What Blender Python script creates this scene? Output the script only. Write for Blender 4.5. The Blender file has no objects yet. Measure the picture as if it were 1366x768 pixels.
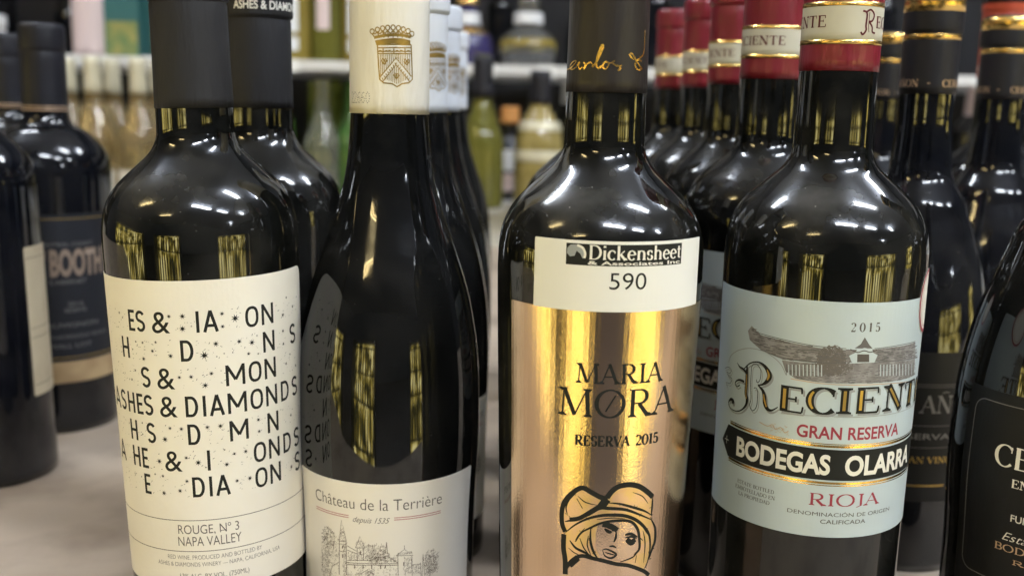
import bpy, bmesh, math, random
from mathutils import Vector, Matrix
R = math.radians
random.seed(7)
S = bpy.context.scene
COL = S.collection

# ------------------------------------------------------------------ camera
FPX, PITCH, ROLL, EYE = 1345.0, R(10.26), R(1.34), 0.24
cam = bpy.data.cameras.new('camera'); camo = bpy.data.objects.new('camera', cam); COL.objects.link(camo)
cp, sp, cr, sr = math.cos(PITCH), math.sin(PITCH), math.cos(ROLL), math.sin(ROLL)
up0 = Vector((0, sp, cp)); right0 = Vector((1, 0, 0)); fwd = Vector((0, cp, -sp))
rv = right0 * cr + up0 * sr; uv = up0 * cr - right0 * sr
camo.matrix_world = Matrix(((rv.x, uv.x, -fwd.x, 0), (rv.y, uv.y, -fwd.y, 0), (rv.z, uv.z, -fwd.z, EYE), (0, 0, 0, 1)))
cam.sensor_width = 36; cam.lens = FPX / 1366 * 36
cam.clip_start = 0.01; cam.clip_end = 60
cam.dof.use_dof = True; cam.dof.focus_distance = 0.375; cam.dof.aperture_fstop = 9.0
S.camera = camo

# ------------------------------------------------------------------ world, exposure
w = bpy.data.worlds.new('World'); S.world = w; w.use_nodes = True
w.node_tree.nodes['Background'].inputs[0].default_value = (.80, .86, 1, 1)
w.node_tree.nodes['Background'].inputs[1].default_value = .06
S.view_settings.view_transform = 'Standard'; S.view_settings.look = 'None'
S.view_settings.exposure = 0.0; S.view_settings.gamma = 1
S.view_settings.use_curve_mapping = False
S.render.engine = 'CYCLES'
S.cycles.use_denoising = True
S.cycles.max_bounces = 8; S.cycles.sample_clamp_indirect = 6; S.cycles.caustics_reflective = False; S.cycles.caustics_refractive = False
TUBE_POWER, DISPLAY_POWER = 157.0, 5.2

# ------------------------------------------------------------------ materials
MATS = {}
def N(nt, t, **k):
    n = nt.nodes.new(t)
    for a, b in k.items(): setattr(n, a, b)
    return n
def mat(name, col, rough=.5, metal=0, spec=.5, bump=None, var=None, sheen=0, coat=0, trans=0, ior=1.5, aniso=0, emit=None):
    """bump=(scale,strength,stretch)  var=(scale,colour2,contrast lo,hi)"""
    m = bpy.data.materials.new(name); m.use_nodes = True; nt = m.node_tree; b = nt.nodes['Principled BSDF']
    b.inputs['Base Color'].default_value = (*col, 1); b.inputs['Roughness'].default_value = rough
    b.inputs['Metallic'].default_value = metal; b.inputs['Specular IOR Level'].default_value = spec
    b.inputs['Coat Weight'].default_value = coat; b.inputs['Transmission Weight'].default_value = trans
    b.inputs['IOR'].default_value = ior; b.inputs['Anisotropic'].default_value = aniso
    b.inputs['Coat Roughness'].default_value = .08
    if emit: b.inputs['Emission Color'].default_value = (*emit[0], 1); b.inputs['Emission Strength'].default_value = emit[1]
    tc = N(nt, 'ShaderNodeTexCoord'); L = nt.links
    if var:
        n = N(nt, 'ShaderNodeTexNoise'); n.inputs['Scale'].default_value = var[0]; n.inputs['Detail'].default_value = 5
        r = N(nt, 'ShaderNodeMapRange'); r.inputs[1].default_value = var[2]; r.inputs[2].default_value = var[3]
        x = N(nt, 'ShaderNodeMix', data_type='RGBA'); x.inputs[6].default_value = (*col, 1); x.inputs[7].default_value = (*var[1], 1)
        L.new(tc.outputs['Object'], n.inputs['Vector']); L.new(n.outputs[0], r.inputs[0]); L.new(r.outputs[0], x.inputs[0]); L.new(x.outputs[2], b.inputs['Base Color'])
    if bump:
        mp = N(nt, 'ShaderNodeMapping'); mp.inputs['Scale'].default_value = bump[2] if len(bump) > 2 else (1, 1, 1)
        n = N(nt, 'ShaderNodeTexNoise'); n.inputs['Scale'].default_value = bump[0]; n.inputs['Detail'].default_value = 4
        u = N(nt, 'ShaderNodeBump'); u.inputs['Strength'].default_value = bump[1]; u.inputs['Distance'].default_value = bump[3] if len(bump) > 3 else .0004
        L.new(tc.outputs['Object'], mp.inputs[0]); L.new(mp.outputs[0], n.inputs['Vector']); L.new(n.outputs[0], u.inputs['Height']); L.new(u.outputs[0], b.inputs['Normal'])
    MATS[name] = m; return m

def glass_mat(name, col, dust=.5):
    """black looking bottle glass: glossy, faintly wavy, with specks of dust where it faces up"""
    m = mat(name, col, .035, ior=1.52); nt = m.node_tree; b = nt.nodes['Principled BSDF']; L = nt.links
    tc = N(nt, 'ShaderNodeTexCoord'); ge = N(nt, 'ShaderNodeNewGeometry'); sx = N(nt, 'ShaderNodeSeparateXYZ')
    L.new(ge.outputs['Normal'], sx.inputs[0])
    upf = N(nt, 'ShaderNodeMapRange'); upf.inputs[1].default_value = -.35; upf.inputs[2].default_value = .7; L.new(sx.outputs[2], upf.inputs[0])
    v = N(nt, 'ShaderNodeTexVoronoi'); v.inputs['Scale'].default_value = 520; L.new(tc.outputs['Object'], v.inputs['Vector'])
    pt = N(nt, 'ShaderNodeMapRange'); pt.inputs[1].default_value = .20; pt.inputs[2].default_value = .10; L.new(v.outputs['Distance'], pt.inputs[0])
    sc = N(nt, 'ShaderNodeSeparateXYZ'); L.new(v.outputs['Color'], sc.inputs[0])
    pk = N(nt, 'ShaderNodeMapRange'); pk.inputs[1].default_value = .80; pk.inputs[2].default_value = 1.0; L.new(sc.outputs[0], pk.inputs[0])
    n = N(nt, 'ShaderNodeTexNoise'); n.inputs['Scale'].default_value = 45; n.inputs['Detail'].default_value = 6; L.new(tc.outputs['Object'], n.inputs['Vector'])
    nr = N(nt, 'ShaderNodeMapRange'); nr.inputs[1].default_value = .42; nr.inputs[2].default_value = .72; L.new(n.outputs[0], nr.inputs[0])
    def mul(a, c):
        q = N(nt, 'ShaderNodeMath', operation='MULTIPLY'); L.new(a, q.inputs[0])
        if isinstance(c, float): q.inputs[1].default_value = c
        else: L.new(c, q.inputs[1])
        return q.outputs[0]
    sp_ = mul(mul(pt.outputs[0], pk.outputs[0]), mul(upf.outputs[0], nr.outputs[0]))
    film = mul(mul(nr.outputs[0], upf.outputs[0]), .10 * dust)
    tot = N(nt, 'ShaderNodeMath', operation='ADD'); L.new(mul(sp_, .75 * dust), tot.inputs[0]); L.new(film, tot.inputs[1])
    x = N(nt, 'ShaderNodeMix', data_type='RGBA'); x.inputs[6].default_value = (*col, 1); x.inputs[7].default_value = (.42, .40, .37, 1)
    L.new(tot.outputs[0], x.inputs[0]); L.new(x.outputs[2], b.inputs['Base Color'])
    rr = N(nt, 'ShaderNodeMapRange'); rr.inputs[3].default_value = .034; rr.inputs[4].default_value = .14; L.new(film, rr.inputs[0]); rr.inputs[2].default_value = .06; L.new(rr.outputs[0], b.inputs['Roughness'])
    wn = N(nt, 'ShaderNodeTexNoise'); wn.inputs['Scale'].default_value = 22; wn.inputs['Detail'].default_value = 2
    mp = N(nt, 'ShaderNodeMapping'); mp.inputs['Scale'].default_value = (1, 1, .35); L.new(tc.outputs['Object'], mp.inputs[0]); L.new(mp.outputs[0], wn.inputs['Vector'])
    u = N(nt, 'ShaderNodeBump'); u.inputs['Strength'].default_value = .07; u.inputs['Distance'].default_value = .0015
    L.new(wn.outputs[0], u.inputs['Height']); L.new(u.outputs[0], b.inputs['Normal'])
    return m

GLASS = glass_mat('black_glass', (.0035, .0038, .0035), 1.0)
GLASS2 = glass_mat('blue_black_glass', (.003, .0035, .0055), .5)
GLASSB = glass_mat('burgundy_glass', (.0035, .0038, .0040), .35)
CREAM = mat('cream_paper', (.80, .765, .70), .55, bump=(600, .25), var=(30, (.76, .72, .64), .45, .75))
CREAM2 = mat('ivory_paper', (.82, .79, .74), .5, bump=(700, .25), var=(25, (.79, .75, .69), .45, .75))
WHITEP = mat('sticker_paper', (.78, .78, .76), .45, bump=(500, .08))
BLUEP = mat('blue_grey_paper', (.50, .585, .63), .42, bump=(900, .10), var=(35, (.47, .55, .59), .4, .7))
INK = mat('black_ink', (.010, .011, .010), .6, spec=.25)
GREYINK = mat('grey_ink', (.075, .065, .06), .6)
BROWNINK = mat('sepia_ink', (.09, .066, .05), .6)
FAINT = mat('faint_grey_ink', (.30, .32, .33), .6)
WINERY = mat('winery_roof_print', (.19, .18, .18), .6, var=(260, (.29, .285, .285), .4, .65))
WINERYL = mat('winery_line_print', (.11, .105, .105), .6)
WINERYD = mat('winery_tree_print', (.13, .115, .105), .6)
CAPINK = mat('maroon_ink', (.085, .008, .014), .5, spec=.3)
REDINK = mat('red_ink', (.28, .025, .05), .5)
ROSEINK = mat('rose_ink', (.42, .12, .13), .5)
OFFWHITE = mat('off_white_ink', (.78, .76, .70), .5)
DIMINK = mat('dim_silver_ink', (.15, .145, .14), .5)
GOLD = mat('gold_foil', (.86, .58, .20), .26, metal=1, bump=(700, .15))
PALEGOLD = mat('pale_gold_ink', (.42, .29, .09), .30, metal=.75)
DARKGOLD = mat('dark_gold_ink', (.42, .28, .07), .35, metal=.6)
BRONZE = mat('bronze_ink', (.52, .36, .24), .4, metal=.4)
ROSEGOLD = mat('rose_gold_foil', (.70, .52, .37), .13, metal=1, bump=(2300, .15, (1, 1, .6)), var=(16, (.62, .45, .30), .4, .7))
YELGOLD = mat('yellow_gold_foil', (.80, .58, .30), .28, metal=1, bump=(1600, .6), var=(160, (.80, .56, .42), .44, .62))
BLACKCAP = mat('matte_black_capsule', (.013, .013, .016), .58, spec=.2, bump=(80, .9, (1, 1, .22), .0022), var=(9, (.018, .018, .020), .4, .6))
BROWNCAP = mat('charcoal_capsule', (.015, .012, .012), .42, bump=(70, .8, (1, 1, .25), .0022), spec=.4)
NAVYCAP = mat('navy_capsule', (.009, .009, .013), .45, spec=.3, bump=(50, .25))
REDCAP = mat('wine_red_capsule', (.165, .009, .021), .34, bump=(80, 1.0, (1, 1, .3), .0022), spec=.6)
CREAMCAP = mat('cream_capsule', (.79, .76, .69), .36, bump=(90, 1.0, (1, 1, .25), .0022), var=(18, (.76, .72, .64), .4, .7))
WHITECAP = mat('white_capsule', (.66, .69, .76), .40, bump=(70, .5, (1, 1, .4)))
BANDP = mat('capsule_band_paper', (.56, .54, .46), .45)
NAVYP = mat('navy_label_paper', (.010, .011, .015), .6, spec=.3, bump=(900, .1))
DARKP = mat('black_label_paper', (.008, .008, .009), .5, spec=.2, bump=(900, .1))
TANP = mat('tan_label_paper', (.42, .30, .16), .5, var=(60, (.34, .23, .12), .4, .6))
TABLE = mat('worn_tan_laminate', (.47, .385, .305), .40, bump=(160, .3), var=(14, (.30, .235, .18), .46, .66))
SHELFW = mat('white_enamel_shelf', (.72, .71, .70), .35, bump=(30, .05))
WALLD = mat('dark_navy_back_panel', (.005, .0055, .010), .6, var=(3, (.009, .010, .016), .4, .6))
CEIL = mat('ceiling_tile', (.62, .65, .75), .8, var=(2, (.62, .65, .74), .4, .6))
FLOOR = mat('dark_vinyl_floor', (.13, .12, .12), .6, var=(2, (.10, .09, .09), .4, .6))
HOUS = mat('white_fixture_metal', (.75, .75, .75), .4)
TUBE = mat('fluorescent_tube', (.9, .9, .9), .5, emit=((.90, .955, 1.0), TUBE_POWER))
TUBEW = mat('warm_fluorescent_tube', (.9, .85, .7), .5, emit=((1.0, .76, .34), TUBE_POWER * .36))

# ------------------------------------------------------------------ object helpers
def obj(name, me, m, parent=None, loc=None):
    o = bpy.data.objects.new(name, me); COL.objects.link(o)
    if m is not None and not len(me.materials): me.materials.append(m)
    if parent: o.parent = parent
    if loc: o.location = loc
    return o
def empty(name, loc, label, cat, group=None, rz=0):
    o = bpy.data.objects.new(name, None); COL.objects.link(o); o.location = loc; o.rotation_euler.z = rz
    o.empty_display_size = .02
    o['label'] = label; o['category'] = cat
    if group: o['group'] = group
    return o
def copy_tree(o, parent=None):
    c = o.copy(); COL.objects.link(c); c.parent = parent
    for ch in o.children: copy_tree(ch, c)
    return c
def mesh(name, vs, fs, smooth=True):
    me = bpy.data.meshes.new(name); me.from_pydata(vs, [], fs); me.update()
    if smooth: me.shade_smooth()
    return me
def smooth_profile(pts, step=1.4):
    """Catmull-Rom through (z,r) points in mm; a third value of 1 marks a hard corner"""
    out = []; n = len(pts)
    for i in range(n - 1):
        p1, p2 = pts[i], pts[i + 1]
        p0 = pts[i - 1] if i and not (len(p1) > 2) else p1
        p3 = pts[i + 2] if i + 2 < n and not (len(p2) > 2) else p2
        k = max(1, min(14, int(math.dist(p1[:2], p2[:2]) / step)))
        for j in range(k):
            t = j / k; q = []
            for a in (0, 1):
                q.append(.5 * (2 * p1[a] + (p2[a] - p0[a]) * t + (2 * p0[a] - 5 * p1[a] + 4 * p2[a] - p3[a]) * t * t + (3 * p1[a] - p0[a] - 3 * p2[a] + p3[a]) * t ** 3))
            out.append(tuple(q))
    out.append(pts[-1][:2]); return out
def lathe(name, pts, seg=72, cap=True, sx=1, sy=1):
    vs, fs = [], []
    for z, r in pts:
        for k in range(seg):
            a = 2 * math.pi * k / seg; vs.append((r * math.cos(a) / 1000 * sx, r * math.sin(a) / 1000 * sy, z / 1000))
    for i in range(len(pts) - 1):
        for k in range(seg):
            k2 = (k + 1) % seg; fs.append((i * seg + k, i * seg + k2, (i + 1) * seg + k2, (i + 1) * seg + k))
    if cap:
        fs.append(tuple(range(seg))[::-1]); fs.append(tuple(range((len(pts) - 1) * seg, len(pts) * seg)))
    return mesh(name, vs, fs)
def interp(pts, z):
    for (z0, r0), (z1, r1) in zip(pts, pts[1:]):
        if z0 <= z <= z1: return r0 + (r1 - r0) * (z - z0) / max(1e-9, z1 - z0)
    return pts[0][1] if z < pts[0][0] else pts[-1][1]
def box(name, x0, x1, y0, y1, z0, z1, m, parent=None, bev=0, loc=None):
    bm = bmesh.new(); bmesh.ops.create_cube(bm, size=1)
    for v in bm.verts: v.co = Vector(((x0 + x1) / 2 + v.co.x * (x1 - x0), (y0 + y1) / 2 + v.co.y * (y1 - y0), (z0 + z1) / 2 + v.co.z * (z1 - z0)))
    if bev: bmesh.ops.bevel(bm, geom=bm.edges[:], offset=bev, segments=2, affect='EDGES')
    me = bpy.data.meshes.new(name); bm.to_mesh(me); bm.free(); return obj(name, me, m, parent, loc)

# ------------------------------------------------------------------ flat print: gathered in (s,z) mm, wrapped on the bottle
TXT = {}
def text2d(s, bold=0, shear=0):
    key = (s, bold, shear)
    if key in TXT: return TXT[key]
    cu = bpy.data.curves.new('t', 'FONT'); cu.body = s; cu.size = 1; cu.offset = bold; cu.shear = shear; cu.resolution_u = 5; cu.fill_mode = 'FRONT'
    o = bpy.data.objects.new('t', cu); COL.objects.link(o)
    dg = bpy.context.evaluated_depsgraph_get(); me = bpy.data.meshes.new_from_object(o.evaluated_get(dg))
    vs = [(v.co.x, v.co.y) for v in me.vertices]; fs = [tuple(p.vertices) for p in me.polygons]
    bpy.data.objects.remove(o); bpy.data.curves.remove(cu); bpy.data.meshes.remove(me)
    TXT[key] = (vs, fs); return TXT[key]
CAPH = max(v[1] for v in text2d('H')[0])
def poly2d(loops):
    cu = bpy.data.curves.new('p', 'CURVE'); cu.dimensions = '2D'; cu.fill_mode = 'FRONT'
    for lp in loops:
        sp_ = cu.splines.new('POLY'); sp_.points.add(len(lp) - 1); sp_.use_cyclic_u = True
        for q, p in zip(sp_.points, lp): q.co = (p[0], p[1], 0, 1)
    o = bpy.data.objects.new('p', cu); COL.objects.link(o)
    dg = bpy.context.evaluated_depsgraph_get(); me = bpy.data.meshes.new_from_object(o.evaluated_get(dg))
    vs = [(v.co.x, v.co.y) for v in me.vertices]; fs = [tuple(p.vertices) for p in me.polygons]
    bpy.data.objects.remove(o); bpy.data.curves.remove(cu); bpy.data.meshes.remove(me)
    return vs, fs
def rrect(s0, s1, z0, z1, r=0, n=6):
    if r <= 0: return [(s0, z0), (s1, z0), (s1, z1), (s0, z1)]
    out = []
    for cx, cz, a0 in ((s1 - r, z0 + r, -90), (s1 - r, z1 - r, 0), (s0 + r, z1 - r, 90), (s0 + r, z0 + r, 180)):
        for k in range(n + 1):
            a = R(a0 + 90 * k / n); out.append((cx + r * math.cos(a), cz + r * math.sin(a)))
    return out
def catmull(P, k=5):
    if len(P) < 3: return P
    out = []
    for i in range(len(P) - 1):
        p0 = P[max(0, i - 1)]; p1 = P[i]; p2 = P[i + 1]; p3 = P[min(len(P) - 1, i + 2)]
        for j in range(k):
            t = j / k
            out.append(tuple(.5 * (2 * p1[a] + (p2[a] - p0[a]) * t + (2 * p0[a] - 5 * p1[a] + 4 * p2[a] - p3[a]) * t * t + (3 * p1[a] - p0[a] - 3 * p2[a] + p3[a]) * t ** 3) for a in range(len(p1))))
    out.append(P[-1]); return out

class Print:
    def __init__(s): s.v = []; s.f = []; s.n = 0
    def add(s, vs, fs, layer=0):
        b = len(s.v); s.n += 1; l = layer + (s.n % 9) * .0025
        s.v += [(x, y, l) for x, y in vs]; s.f += [tuple(i + b for i in f) for f in fs]
    def text(s, t, s0, s1, zb, capz, bold=0, shear=0, layer=0, skew=0, arc=0, keep=False):
        vs, fs = text2d(t, bold, shear)
        if not vs: return
        x0 = min(v[0] for v in vs); x1 = max(v[0] for v in vs); ky = capz / CAPH; kx = (s1 - s0) / (x1 - x0)
        s.add([(s0 + (x - x0) * kx + skew * y * ky, zb + y * ky + arc * ((x - x0) / (x1 - x0))) for x, y in vs], fs, layer)
    def fill(s, lp, layer=0): s.add(*poly2d([lp]), layer)
    def disc(s, x, z, r, layer=0, n=10, ry=None):
        s.add([(x + r * math.cos(2 * math.pi * k / n), z + (ry or r) * math.sin(2 * math.pi * k / n)) for k in range(n)], [tuple(range(n))], layer)
    def line(s, P, wd, layer=0, curve=True, taper=False):
        if curve: P = catmull(P)
        n = len(P)
        if n < 2: return
        vs = []
        for i, p in enumerate(P):
            a = P[max(0, i - 1)]; c = P[min(n - 1, i + 1)]; dx, dz = c[0] - a[0], c[1] - a[1]; l = math.hypot(dx, dz) or 1
            ww = (p[2] if len(p) > 2 else wd) / 2
            if taper: ww *= .25 + .75 * math.sin(math.pi * min(1, max(0, (i + .3) / (n - .4))))
            vs += [(p[0] - dz / l * ww, p[1] + dx / l * ww), (p[0] + dz / l * ww, p[1] - dx / l * ww)]
        s.add(vs, [(2 * i, 2 * i + 1, 2 * i + 3, 2 * i + 2) for i in range(n - 1)], layer)
    def frame(s, s0, s1, z0, z1, r, wd, layer=0):
        lp = rrect(s0, s1, z0, z1, r); s.line(lp + [lp[0], lp[1]], wd, layer, curve=False)
    def star(s, x, z, r, layer=0):
        n = 8; a0 = random.random()
        s.add([(x + (r if k % 2 == 0 else r * .34) * math.cos(math.pi * k / n + a0), z + (r if k % 2 == 0 else r * .34) * math.sin(math.pi * k / n + a0)) for k in range(2 * n)], [tuple(range(2 * n))], layer)
    def build(s, name, m, parent, R0, Rz, off, rim=0, strip=2.0, label=None):
        """wrap: angle = s/R0, radius = Rz(z)+off (all mm)"""
        bm = bmesh.new(); vv = [bm.verts.new(p) for p in s.v]
        for f in s.f:
            try: bm.faces.new([vv[i] for i in f])
            except ValueError: pass
        xs = [p[0] for p in s.v]
        if strip:
            x = math.ceil(min(xs) / strip) * strip
            while x < max(xs):
                bmesh.ops.bisect_plane(bm, geom=bm.verts[:] + bm.edges[:] + bm.faces[:], plane_co=(x, 0, 0), plane_no=(1, 0, 0), dist=1e-4); x += strip
            zs = [p[1] for p in s.v]
            if max(zs) - min(zs) > 12:
                z = math.ceil(min(zs) / 8) * 8
                while z < max(zs):
                    bmesh.ops.bisect_plane(bm, geom=bm.verts[:] + bm.edges[:] + bm.faces[:], plane_co=(0, z, 0), plane_no=(0, 1, 0), dist=1e-4); z += 8
        for f in bm.faces:
            if f.normal.z < 0: f.normal_flip()
        if rim:
            ed = [e for e in bm.edges if e.is_boundary]
            q = bmesh.ops.extrude_edge_only(bm, edges=ed)
            for e in q['geom']:
                if isinstance(e, bmesh.types.BMVert): e.co.z -= rim
        for v in bm.verts:
            a = v.co.x / R0; r = (Rz(v.co.y) + off + v.co.z) / 1000
            v.co = Vector((r * math.sin(a), -r * math.cos(a), v.co.y / 1000))
        me = bpy.data.meshes.new(name); bm.to_mesh(me); bm.free()
        for p in me.polygons: p.use_smooth = not rim
        o = obj(name, me, m, parent)
        if label: o['label'] = label
        return o

# a drawn serif alphabet: strokes on a cap height of 1
def serif_glyph(ch):
    T, t = 'T', 't'
    G = {
    'A': (.72, [(.03, 0, .35, 1, t), (.33, 1, .66, 0, T), (.14, .36, .53, .36, t)], [(.03, 0), (.67, 0)]),
    'B': (.64, [(.15, 0, .15, 1, T), (.05, .975, .38, .975, t), (.15, .53, .40, .53, t), (.05, .025, .40, .025, t)], [], [(.36, .755, .18, .22, -90, 90), (.38, .275, .21, .25, -90, 90)]),
    'C': (.74, [(.68, .68, .69, .95, t)], [], [(.42, .5, .37, .49, 42, 318)]),
    'D': (.80, [(.15, 0, .15, 1, T), (.05, .975, .36, .975, t), (.05, .025, .36, .025, t)], [], [(.34, .5, .39, .475, -90, 90)]),
    'E': (.66, [(.15, 0, .15, 1, T), (.05, .97, .58, .97, t), (.15, .52, .44, .52, t), (.05, .03, .60, .03, t), (.57, .97, .58, .76, t), (.44, .42, .44, .63, t), (.60, .03, .62, .27, t)], []),
    'F': (.62, [(.15, 0, .15, 1, T), (.05, .97, .58, .97, t), (.15, .52, .44, .52, t), (.57, .97, .58, .76, t), (.44, .42, .44, .63, t)], [(.15, 0)]),
    'I': (.32, [(.16, 0, .16, 1, T)], [(.16, 0), (.16, 1)]),
    'J': (.40, [(.25, .02, .25, 1, T), (.25, .02, .04, -.10, t)], [(.25, 1)]),
    'L': (.60, [(.15, 0, .15, 1, T), (.05, .03, .56, .03, t), (.56, .03, .58, .28, t)], [(.15, 1)]),
    'M': (.94, [(.11, 0, .15, 1, t), (.15, 1, .46, .04, T), (.46, .04, .78, 1, t), (.78, 1, .83, 0, T)], [(.11, 0), (.83, 0), (.13, 1), (.80, 1)]),
    'N': (.80, [(.12, 0, .12, 1, t), (.12, 1, .68, 0, T), (.68, 0, .68, 1, t)], [(.12, 0), (.11, 1), (.68, 1)]),
    'O': (.84, [], [], [(.42, .5, .37, .49, 0, 360)]),
    'P': (.60, [(.15, 0, .15, 1, T), (.05, .975, .36, .975, t), (.15, .47, .36, .47, t)], [(.15, 0)], [(.34, .72, .21, .25, -90, 90)]),
    'R': (.74, [(.15, 0, .15, 1, T), (.05, .975, .36, .975, t), (.15, .49, .38, .49, t), (.34, .48, .62, .02, T)], [(.15, 0), (.66, 0)], [(.36, .73, .21, .245, -90, 90)]),
    'S': (.54, [(.46, .70, .47, .95, t), (.06, .05, .06, .30, t)], [], [(.27, .74, .19, .235, 30, 250), (.27, .26, .20, .245, 70, -150)]),
    'T': (.70, [(.35, 0, .35, 1, T), (.04, .97, .66, .97, t), (.04, .97, .035, .74, t), (.66, .97, .665, .74, t)], [(.35, 0)]),
    'V': (.72, [(.04, 1, .36, 0, T), (.36, 0, .68, 1, t)], [(.06, 1), (.66, 1)]),
    '0': (.62, [], [], [(.31, .5, .25, .49, 0, 360)]),
    '1': (.40, [(.22, 0, .22, 1, T), (.22, 1, .07, .86, t)], [(.22, 0)]),
    '2': (.58, [(.47, .60, .08, .05, t), (.07, .05, .50, .05, T), (.50, .05, .52, .22, t)], [], [(.28, .74, .20, .24, 160, -35)]),
    '5': (.56, [(.12, .95, .46, .95, T), (.12, .95, .09, .55, t)], [], [(.26, .32, .22, .30, 130, -150)]),
    }
    G['Ñ'] = (G['N'][0], G['N'][1] + [(.22, 1.14, .40, 1.22, t), (.40, 1.22, .58, 1.16, t)], G['N'][2])
    G['Ó'] = (G['O'][0], [(.40, 1.1, .50, 1.25, t)], [], G['O'][3])
    G['Ø'] = (G['O'][0], [(.30, .22, .56, .80, t)], [], G['O'][3])
    # lower case, x-height .66 (ascenders to 1)
    G['i'] = (.30, [(.15, 0, .15, .66, T), (.15, .84, .15, .97, T)], [(.15, 0)])
    G['c'] = (.50, [(.44, .46, .45, .60, t)], [], [(.28, .33, .22, .32, 50, 315)])
    G['k'] = (.66, [(.15, 0, .15, 1, T), (.15, .27, .50, .64, t), (.28, .38, .56, 0, T)], [(.15, 0), (.58, 0)])
    G['e'] = (.54, [(.08, .36, .46, .36, t)], [], [(.28, .33, .21, .32, 5, 320)])
    G['n'] = (.66, [(.15, 0, .15, .66, T), (.51, 0, .51, .42, T)], [(.15, 0), (.51, 0)], [(.33, .42, .18, .22, 0, 170)])
    G['s'] = (.42, [(.34, .46, .35, .62, t), (.06, .05, .06, .20, t)], [], [(.21, .49, .14, .155, 30, 250), (.21, .17, .15, .16, 70, -150)])
    G['h'] = (.66, [(.15, 0, .15, 1, T), (.51, 0, .51, .42, T)], [(.15, 0), (.51, 0)], [(.33, .42, .18, .22, 0, 170)])
    G['t'] = (.40, [(.18, .06, .18, .86, T), (.03, .64, .34, .64, t), (.18, .04, .35, .06, t)], [])
    return G.get(ch)
def serif(pr, word, s0, s1, zb, cap, T=.14, t=.045, layer=0, gold=None, slant=0, gap=.06, big=None, dx=0, dz=0, ser=.12):
    items = []; x = 0
    for i, ch in enumerate(word):
        if ch == ' ': x += .38; continue
        g = serif_glyph(ch)
        if not g: continue
        k = big if (big and i == 0) else 1
        items.append((x, g, k)); x += (g[0] + gap) * k
    kx = (s1 - s0) / (x - gap) ; ky = cap
    for x0, g, k in items:
        def P(a, b): return (s0 + (x0 + a * k) * kx + slant * b * k * ky + dx, zb + b * k * ky + dz)
        W = {'T': T * min(kx, ky) * k * 1.0, 't': t * min(kx, ky) * k}
        for (a, b, c, d, wd) in g[1]:
            pr.line([P(a, b), P(c, d)], W[wd] * (1 if wd == 't' or abs(c - a) < abs(d - b) * 2 else .8), layer, curve=False)
            if gold is not None and wd == 'T': gold.line([P(a + (c - a) * .12, b + (d - b) * .12), P(a + (c - a) * .88, b + (d - b) * .88)], W['T'] * .38, layer + .03, curve=False)
        for (a, b) in g[2]:
            h = ser; e = .05; q = 1 if b > .5 else -1
            pr.line([P(a - h, b - q * t * .5), P(a + h, b - q * t * .5)], W['t'] * 1.1, layer, curve=False)
            pr.add([P(a - h * .85, b - q * t), P(a + h * .85, b - q * t), P(a + .01, b - q * (t + .09))], [(0, 1, 2)], layer)
        for arc in (g[3] if len(g) > 3 else []):
            cx, cy, rx, ry, a0, a1 = arc; n = max(6, int(abs(a1 - a0) / 12)); L = []
            for j in range(n + 1):
                a = R(a0 + (a1 - a0) * j / n); wd = W['t'] + (W['T'] - W['t']) * abs(math.cos(a)) ** 1.5
                p = P(cx + rx * math.cos(a), cy + ry * math.sin(a)); L.append((p[0], p[1], wd))
            pr.line(L, 0, layer, curve=False)
            if gold is not None:
                for sg in ((1,) if a1 - a0 < 200 and a0 > -100 else (-1,)):
                    LL = [(s_[0], s_[1], s_[2] * .36) for j, s_ in enumerate(L) if abs(math.cos(R(a0 + (a1 - a0) * j / n))) > .6 and math.cos(R(a0 + (a1 - a0) * j / n)) * sg > 0]
                    if len(LL) > 2: gold.line(LL, 0, layer + .03, curve=False)

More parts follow.
